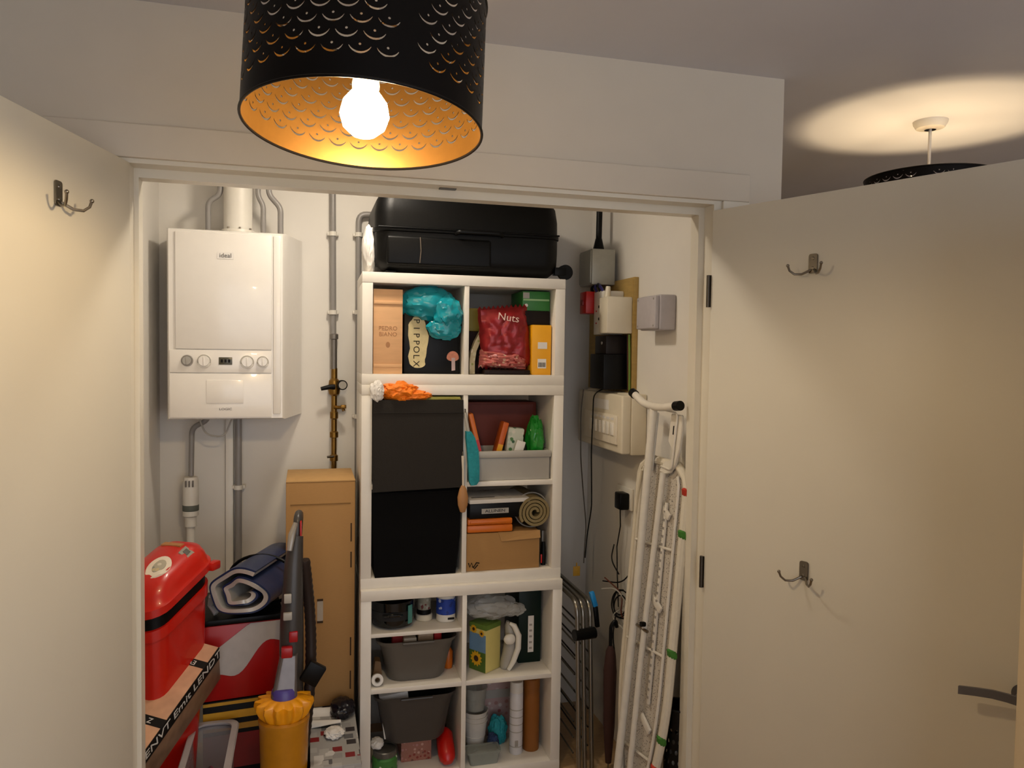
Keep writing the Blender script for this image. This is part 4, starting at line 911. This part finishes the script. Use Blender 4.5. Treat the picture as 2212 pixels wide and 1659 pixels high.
obj('handle_top', MB().tube(bend([(-.214, .45, 1.03), (-.210, .46, 1.095), (-.205, .52, 1.10), (-.21, .53, 1.02)], .03), .014, 12), m_vd, VC)
obj('red_handle_side', MB().bx(-.203, -.197, .435, .462, .99, 1.085, .002), m_red, VC)
hose = []
for i in range(60):
    t = i / 59
    hose.append(Vector((-.188 + .022 * math.sin(t * PI), .44 + .02 * math.sin(t * 5), .955 - .62 * t)))
obj('hose', MB().tube(hose, [.017 + .002 * (i % 2) for i in range(60)], 12), mat('brown_hose', '2E2420', .4), VC)
obj('side_tool', MB().bx(-.03, .03, -.012, .012, -.035, .035, .004, M=Matrix.Translation(Vector((-.160, .375, .595))) @ Matrix.Rotation(.55, 4, 'Y')), m_black, VC)
obj('ball', MB().blob((-.258, .47, .088), (.084, .084, .084), 0, sub=4, ridge=False), m_grey, VC)
obj('floor_head', MB().loft([[(-.245 + px, .33 + py, z) for px, py in rrect(.076 * k, .06 * k, .02, 4)] for z, k in ((.003, 1), (.04, 1), (.065, .8))]), m_vd, VC)

# ------------------------------------------------------------------ right wall: electrics
tag(obj('backing_board', MB().bx(1.080, 1.0995, .665, 1.16, 1.500, 1.965, .001).bx(1.078, 1.081, .667, .685, 1.51, 1.955), mat('plywood', 'A88A4C', .7, var=.2, scale=16, aniso=(1, 1, 6))), 'varnished plywood board behind the electric meter', 'board')
SH = thing('service_head', 'grey metal cable box with black cable on the right wall', 'electrical box', (1.03, .93, 1.945))
obj('box_body', MB().bx(.975, 1.080, .865, 1.015, 1.948, 2.098, .004), mat('grey_metal_case', 'A8A69A', .4, metal=.2), SH)
obj('cover_plate', MB().bx(.970, .976, .872, 1.008, 1.955, 2.09, .002), mat('grey_metal_case'), SH)
obj('gland', MB().cone((1.028, .93, 2.098), (1.028, .93, 2.15), .026, .014, 16), m_black, SH)
obj('supply_cable', MB().tube([(1.028, .93, 2.14), (1.030, .932, 2.25), (1.035, .94, ZC - .001)], .013, 12), m_wire, SH)
MT = thing('electric_meter', 'cream electric meter with white terminal block', 'meter', (1.03, .75, 1.73))
obj('meter_case', MB().bx(.968, 1.079, .672, .760, 1.738, 1.885, .006), m_cream, MT)
obj('terminal_block', MB().bx(.985, 1.079, .765, .862, 1.735, 1.915, .004), m_plast_w, MT)
for z in (1.80, 1.85): obj('port', MB().cone((.986, .80, z), (.983, .80, z), .006, n=12), m_black, MT)
for z in (1.78, 1.83): obj('red_mark', MB().bx(.9835, .9855, .825, .835, z, z + .006), m_red, MT)
obj('fuse_top', MB().tube([(1.0, .75, 1.885), (1.005, .755, 1.93)], [.014, .010], 12), m_cream, MT)
RS = thing('red_switch', 'red isolator switch left of the electric meter', 'switch', (1.03, .93, 1.80))
obj('switch_body', MB().bx(.952, 1.079, .868, .945, 1.825, 1.918, .004), m_red, RS)
obj('toggle', MB().bx(.945, .953, .89, .92, 1.86, 1.885, .002), mat('dark_red_plastic', '8A0C0A', .35), RS)
for k, (yy, cc) in enumerate(((.80, m_wire), (.84, mat('blue_violet_cable', '2E2A66', .4)), (.88, m_wire), (.77, mat('blue_violet_cable')))):
    tag(obj('meter_tail', MB().tube(bend([(1.03 - k * .008, .90 - k * .01, 1.950), (.985, yy + .02, 1.942 - k * .003), (.99, yy, 1.912)], .015), .006, 8), cc), ('black tail under the cable box, first from the red switch', 'violet tail looping over the terminal block', 'black tail nearest the red switch', 'violet tail looping down to the cream meter')[k], 'cable')
BX = thing('smart_meter', 'black electricity unit under the cream meter', 'meter', (1.03, .78, 1.50))
obj('lower_case', MB().bx(.972, 1.079, .705, .86, 1.512, 1.655, .004), m_black, BX)
obj('upper_case', MB().bx(.985, 1.079, .715, .84, 1.655, 1.730, .003), mat('dark_brown_plastic', '1C1614', .35), BX)
obj('indicator', MB().cone((.985, .76, 1.70), (.982, .76, 1.70), .006, n=12), m_dial, BX)
for k, cc in enumerate((m_wire, mat('brown_cable', '5A2A1A', .45), mat('green_yellow_cable', '5E7A1E', .45))):
    tag(obj('earth_cable', MB().tube([(1.068, .698 - k * .010, 1.735), (1.070, .694 - k * .010, 1.62), (1.072, .690 - k * .008, 1.506)], .0045, 8), cc), ('black cable running down beside the black unit', 'brown cable running down beside the black unit', 'green cable running down the edge of the plywood')[k], 'cable')
JB = thing('junction_box', 'square grey junction box on the lit right wall', 'electrical box', (1.06, .42, 1.74))
m_jb = mat('cool_grey_plastic', 'B4AEB0', .4)
obj('box_body', MB().bx(1.035, 1.0995, .338, .505, 1.745, 1.872, .006, 3), m_jb, JB)
obj('cover', MB().bx(1.018, 1.036, .342, .501, 1.749, 1.868, .005, 3), m_jb, JB)
for y_, z_ in ((.355, 1.76), (.488, 1.76), (.355, 1.857), (.488, 1.857)): obj('cover_screw', MB().cone((1.0185, y_, z_), (1.0168, y_, z_), .004, n=10), m_dial, JB)
CU = thing('consumer_unit', 'cream fuse box with switches on the right wall', 'electrical box', (1.05, .78, 1.26))
obj('back_box', MB().bx(1.035, 1.0995, .562, 1.06, 1.262, 1.500, .006), m_cream, CU)
obj('front_cover', MB().bx(.995, 1.036, .566, 1.056, 1.266, 1.496, .008, 3), m_cream, CU)
fp = obj('breaker_flap', MB().bx(.985, .996, .60, .95, 1.30, 1.415, .003), mat('pale_flap', 'E0D6C2', .35), CU)
for k in range(6): obj('breaker', MB().bx(.979, .986, .62 + k * .045, .65 + k * .045, 1.335, 1.385, .002), m_plast_w, fp)
for k in range(6): obj('label_strip', MB().bx(.9835, .9855, .62 + k * .045, .65 + k * .045, 1.395, 1.405), m_paper, fp)
obj('warning_label', MB().bx(.9935, .9955, .70, .86, 1.43, 1.47), m_paper, CU)
SK = thing('wall_socket', 'white double wall socket below the fuse box', 'socket', (1.09, .75, 1.02))
obj('face_plate', MB().bx(1.088, 1.0995, .670, .820, 1.020, 1.108, .003), m_plast_w, SK)
obj('rocker', MB().bx(1.084, 1.089, .78, .795, 1.075, 1.09, .001), m_plast_w, SK)
PL = thing('black_plug', 'black plug-in adapter in the wall socket', 'plug', (1.06, .71, 1.03))
obj('adapter_body', MB().bx(1.045, 1.0875, .684, .744, 1.022, 1.090, .006), m_black, PL)
obj('adapter_lead', MB().tube([(1.06, .715, 1.024), (1.065, .72, .95), (1.06, .74, .86), (1.06, .73, .74), (1.055, .70, .62)], .0026, 8), m_wire, PL)
# loose wires under the fuse box
wires = [([(1.02, .80, 1.515), (.972, .81, 1.49), (.97, .82, 1.25), (.99, .86, 1.08), (1.03, .96, .98), (1.02, .98, .86), (1.0, .95, .76)], m_wire, 'thin black wire falling in front of the fuse box'),
         ([(.975, .94, 1.502), (.968, .95, 1.40), (.975, .96, 1.20), (1.0, .99, 1.05), (1.01, .97, .90), (.99, .94, .74)], mat('grey_brown_wire', '4A4238', .5), 'thin brown wire hanging left of the black wire'),
         ([(1.02, .62, .78), (1.0, .66, .83), (1.03, .70, .88)], m_wire, 'short black lead sticking out above the tangle'),
         ([(1.00, .74, .72), (1.05, .66, .73), (1.07, .60, .80), (1.075, .58, .86)], m_wire, 'curved black cable on the wall above the tangle'),
         ([(.98, .70, .70), (1.02, .64, .72), (1.05, .60, .66), (1.0, .66, .60), (1.04, .58, .56)], m_lgrey, 'tangled pale cable beside the ironing board'),
         ([(1.0, .72, .74), (1.04, .62, .70), (1.02, .60, .62), (1.06, .58, .58), (1.05, .6, .48)], mat('brown_cable'), 'tangled brown cable beside the ironing board')]
def coil(c, r_, n_, seed):
    rn = random.Random(seed); out = []
    for i in range(n_ * 10):
        a = i * 2 * PI / 10; k = r_ * (1 + .25 * math.sin(i * .37 + seed))
        out.append((c[0] + .35 * k * math.cos(a + seed), c[1] + k * math.sin(a), c[2] + k * 1.1 * math.cos(a) + .004 * rn.random()))
    return out
wires += [(coil((1.03, .62, .655), .045, 3, 1), m_wire, 'coil of black cable hung beside the ironing board'),
          (coil((1.04, .60, .600), .035, 3, 2), m_lgrey, 'small coil of pale grey cable below the black coil'),
          ([(1.02, .64, .62), (1.01, .65, .52), (1.02, .63, .42), (1.015, .64, .30)], m_wire, 'black lead hanging down from the cable coils')]
for pts, mm, lb_ in wires: tag(obj('loose_wire', MB().tube(bend(pts, .04, 5), .0028, 8), mm), lb_, 'cable')
# ------------------------------------------------------------------ folded clothes airer and bits beside it
AR = thing('clothes_airer', 'folded steel clothes airer standing beside the shelves', 'airer', (.88, .80, 0))
m_chr = mat('grey_tube_steel', '8E8A82', .25, metal=.9, var=.1)
for k, x in enumerate((.838, .866, .900)):
    yn = .60 + .012 * k; zt = .690 - .006 * k
    obj('frame_tube', MB().tube(bend([(x, 1.16, .004), (x, 1.14, zt), (x, yn, zt), (x + .01, yn - .03, .004)], .06, 7), .0095, 12), m_chr, AR)
for k in range(9):
    z = .08 + k * .063
    obj('rail', MB().tube([(.838, .615, z), (.838, 1.14, z)], .0035, 8), m_chr, AR)
for k in range(7):
    z = .10 + k * .075
    obj('rail', MB().tube([(.900, .62, z), (.900, 1.14, z)], .0035, 8), m_darksteel, AR)
obj('joint', MB().cone((.826, .592, .560), (.915, .604, .560), .022, n=18), m_black, AR)
TG = thing('peg_clip', 'bright blue plastic clip with black grip on the airer', 'clip', (.93, .62, .62))
obj('clip_jaw', MB().bx(-.010, .010, -.010, .010, 0, .062, .004, M=Matrix.Translation(Vector((.930, .640, .652))) @ Matrix.Rotation(-.30, 4, 'Y')), mat('bright_blue', '1E8AD0', .35), TG)
obj('clip_grip', MB().bx(-.009, .009, -.009, .009, -.085, 0, .004, M=Matrix.Translation(Vector((.930, .640, .652))) @ Matrix.Rotation(-.12, 4, 'Y')), m_black, TG)
tag(obj('yellow_tag', MB().bx(.885, .915, .78, .784, .735, .775, .001).bx(.898, .902, .779, .785, .775, .79), mat('mustard_tag', 'A8801E', .6)), 'mustard yellow tag hanging behind the airer', 'tag')
UM = thing('umbrella', 'folded brown umbrella standing between the airer and ironing board', 'umbrella', (.965, .56, 0))
obj('canopy', MB().lathe([(0, .05), (.012, .055), (.022, .20), (.026, .42), (.018, .50), (.008, .52)], (.965, .56, 0), 14), mat('maroon_brown_cloth', '3A1E18', .8), UM)
obj('ferrule', MB().cone((.965, .56, .002), (.965, .56, .055), .004, n=10), m_steel, UM)
obj('handle', MB().tube(bend([(.965, .56, .51), (.965, .56, .60), (.985, .56, .62), (.99, .56, .59)], .02), .007, 10), m_black, UM)

# ------------------------------------------------------------------ ironing board leaning on the right wall
O_ = Vector((.925, .262, .004)); v_ = Vector((.098, -.008, 1.36)).normalized()
u_ = Vector((.10, -1, 0)); u_ = (u_ - v_ * u_.dot(v_)).normalized(); n_ = u_.cross(v_)
if n_.x > 0: n_ = -n_
Mi = Matrix((u_, v_, n_)).transposed().to_4x4(); Mi.translation = O_
IB = thing('ironing_board', 'folded ironing board with leaf-print cover leaning on the right wall', 'ironing board', M=Matrix.Translation(O_))
def hw(v):
    if v < .55: return .055 + (.150 - .055) * math.sin(min(1, max(0, (v - .02) / .53)) * PI / 2)
    if v > 1.22: return .150 - .06 * ((v - 1.22) / .06) ** 2
    return .150
vs_ = [.02 + 1.26 * i / 40 for i in range(41)]
outline = [(hw(v), v) for v in vs_] + [(-hw(v), v) for v in vs_[::-1]]
m_cov = mat('white_cotton_cover', 'DAD2C0', .85, var=.06, scale=60, bump=.15)
m_mesh = spots('perforated_steel', 'C8C0B4', ['5A544C', '6A645C'], 130, .22, .30, .45)
m_iron = mat('white_powder_coat', 'DCD6CA', .35)
obj('cover_pad', MB().prism(outline, .016, Mi @ Matrix.Translation(Vector((0, 0, -.024)))), m_cov, IB)
obj('cover_hem', MB().tube([Mi @ Vector((x, v, -.010)) for x, v in outline], .0155, 10, closed=True), m_cov, IB)
obj('mesh_top', MB().prism([(x * .86, .05 + v * .955) for x, v in outline], .003, Mi @ Matrix.Translation(Vector((0, 0, -.006)))), m_mesh, IB)
for sx in (-1, 1):
    obj('frame_rail', MB().tube([Mi @ Vector((sx * (hw(v) * .80), v, .004)) for v in vs_[2:-1]], .0055, 8), m_iron, IB)
for v in (.25, .62, .98): obj('cross_bar', MB().tube([Mi @ Vector((-hw(v) * .8, v, .006)), Mi @ Vector((hw(v) * .8, v + .02, .006))], .005, 8), m_iron, IB)
for v in (.38, .80, 1.12): obj('bracket', MB().bx(-.035, .035, -.012, .012, .003, .012, .002, M=Mi @ Matrix.Translation(Vector((.055, v, 0))) @ Matrix.Rotation(-.5, 4, 'Z')), m_iron, IB)
obj('main_leg', MB().tube([Mi @ Vector(p) for p in ((-.062, .01, .034), (-.035, .70, .034), (-.025, 1.47, .040))], .0145, 14), m_iron, IB)
obj('second_leg', MB().tube([Mi @ Vector(p) for p in ((.012, .03, .028), (.020, .60, .026), (.045, 1.25, .022))], .0105, 12), m_iron, IB)
obj('leg_pivot', MB().cone(Mi @ Vector((-.06, .70, .03)), Mi @ Vector((.05, .70, .03)), .006, n=10), m_steel, IB)
obj('rack_strip', MB().bx(.052, .066, .45, 1.15, .001, .010, .002, M=Mi), m_iron, IB)
for k in range(24): obj('rack_notch', MB().bx(.055, .064, .47 + k * .028, .478 + k * .028, .0095, .012, M=Mi), m_dial, IB)
ft = obj('foot_bar', MB().tube(bend([Mi @ Vector(p) for p in ((-.155, 1.505, .045), (-.08, 1.475, .045), (.02, 1.470, .045), (.125, 1.485, .045))], .05), .0135, 14), m_iron, IB)
for a, b in (((-.150, 1.503, .045), (-.172, 1.511, .045)), ((.12, 1.4845, .045), (.148, 1.488, .045))): obj('end_cap', MB().cone(Mi @ Vector(a), Mi @ Vector(b), .0165, n=16), m_black, ft)
rst = obj('iron_rest', MB().prism([(.005, 1.25), (.045, 1.245), (.075, 1.255), (.100, 1.285), (.118, 1.34), (.122, 1.42), (.112, 1.455), (.05, 1.455), (.046, 1.36), (.072, 1.335), (.074, 1.30), (.03, 1.285)], .010, Mi @ Matrix.Translation(Vector((0, 0, .004))), .002), m_iron, IB)
obj('rest_slot', MB().bx(.070, .076, 1.385, 1.415, .0135, .0146, M=Mi), m_black, rst)
obj('rest_wire', MB().tube(bend([Mi @ Vector(p) for p in ((.02, 1.27, .016), (.088, 1.265, .018), (.098, 1.46, .02), (-.01, 1.465, .02))], .02), .0035, 8), m_iron, IB)
obj('side_wing', MB().prism([(-.085, 1.27), (-.045, 1.24), (-.04, 1.45), (-.075, 1.45), (-.095, 1.38)], .008, Mi @ Matrix.Translation(Vector((0, 0, .004))), .002), m_iron, IB)
obj('release_lever', MB().tube([Mi @ Vector((-.11, 1.235, .014)), Mi @ Vector((-.125, 1.15, .012)), Mi @ Vector((-.13, 1.08, .010))], .007, 8), m_cov, IB)
obj('leg_stop', MB().cone(Mi @ Vector((.030, .72, .03)), Mi @ Vector((.030, .72, .046)), .009, n=12), m_black, IB)
m_leaf = mat('leaf_green_print', '3E7A2A', .8, var=.3, scale=60); m_fl = mat('poppy_red_print', 'B8341E', .8, var=.25, scale=60)
for v, m_, r_ in ((1.20, m_fl, .020), (1.06, m_leaf, .024), (.66, m_leaf, .026), (.36, m_leaf, .022), (.25, m_fl, .018)):
    obj('leaf_motif' if m_ is m_leaf else 'poppy_motif', MB().tube([Mi @ Vector((hw(v + t * .05) + .0012, v + t * .05, -.009 + .004 * math.sin(t * 6))) for t in (-.5, -.25, 0, .25, .5)], [.006, .0155, .0168, .0155, .006], 10), m_, IB)
# ------------------------------------------------------------------ black laundry basket with holes
LBK = thing('laundry_basket', 'black perforated plastic basket behind the right door jamb', 'basket', (1.046, .15, 0))
rb_ = .050; hb = .46
holes = []
for rr in range(9):
    for c in range(15):
        x = (c + (.5 if rr % 2 else 0) + .3) * (2 * PI * rb_) / 15.6; z = .10 + rr * .036
        if .012 < x < 2 * PI * rb_ - .012: holes.append([(x + .0052 * math.cos(2 * PI * i / 8), z + .0085 * math.sin(2 * PI * i / 8)) for i in range(8)])
V_, F_ = sheet(2 * PI * rb_, hb, holes, 48, 12)
mb = MB(); vv = [mb.bm.verts.new((1.046 + rb_ * (.86 + .14 * p.y / hb) * math.cos(p.x / rb_), .150 + rb_ * (.86 + .14 * p.y / hb) * math.sin(p.x / rb_), .002 + p.y)) for p in V_]
for f in F_: mb.bm.faces.new([vv[i] for i in f])
bs = obj('basket_wall', mb, m_black, LBK)
obj('basket_rim', MB().tube([(1.046 + rb_ * math.cos(t * PI / 20), .150 + rb_ * math.sin(t * PI / 20), .462) for t in range(40)], .0045, 8, closed=True), m_black, LBK)
obj('basket_floor', MB().cone((1.046, .150, .002), (1.046, .150, .006), rb_ * .86, n=40), m_black, LBK)
tag(obj('hole_light_filler', MB().blob((1.046, .150, .19), (.034, .034, .17), .12, 2.2, 91), mat('hole_light_pale', 'C8C4BE', .9)), 'added pale filler in the black basket, for the light seen through its holes', 'filler')  # pale filler added to stand for light behind the basket holes
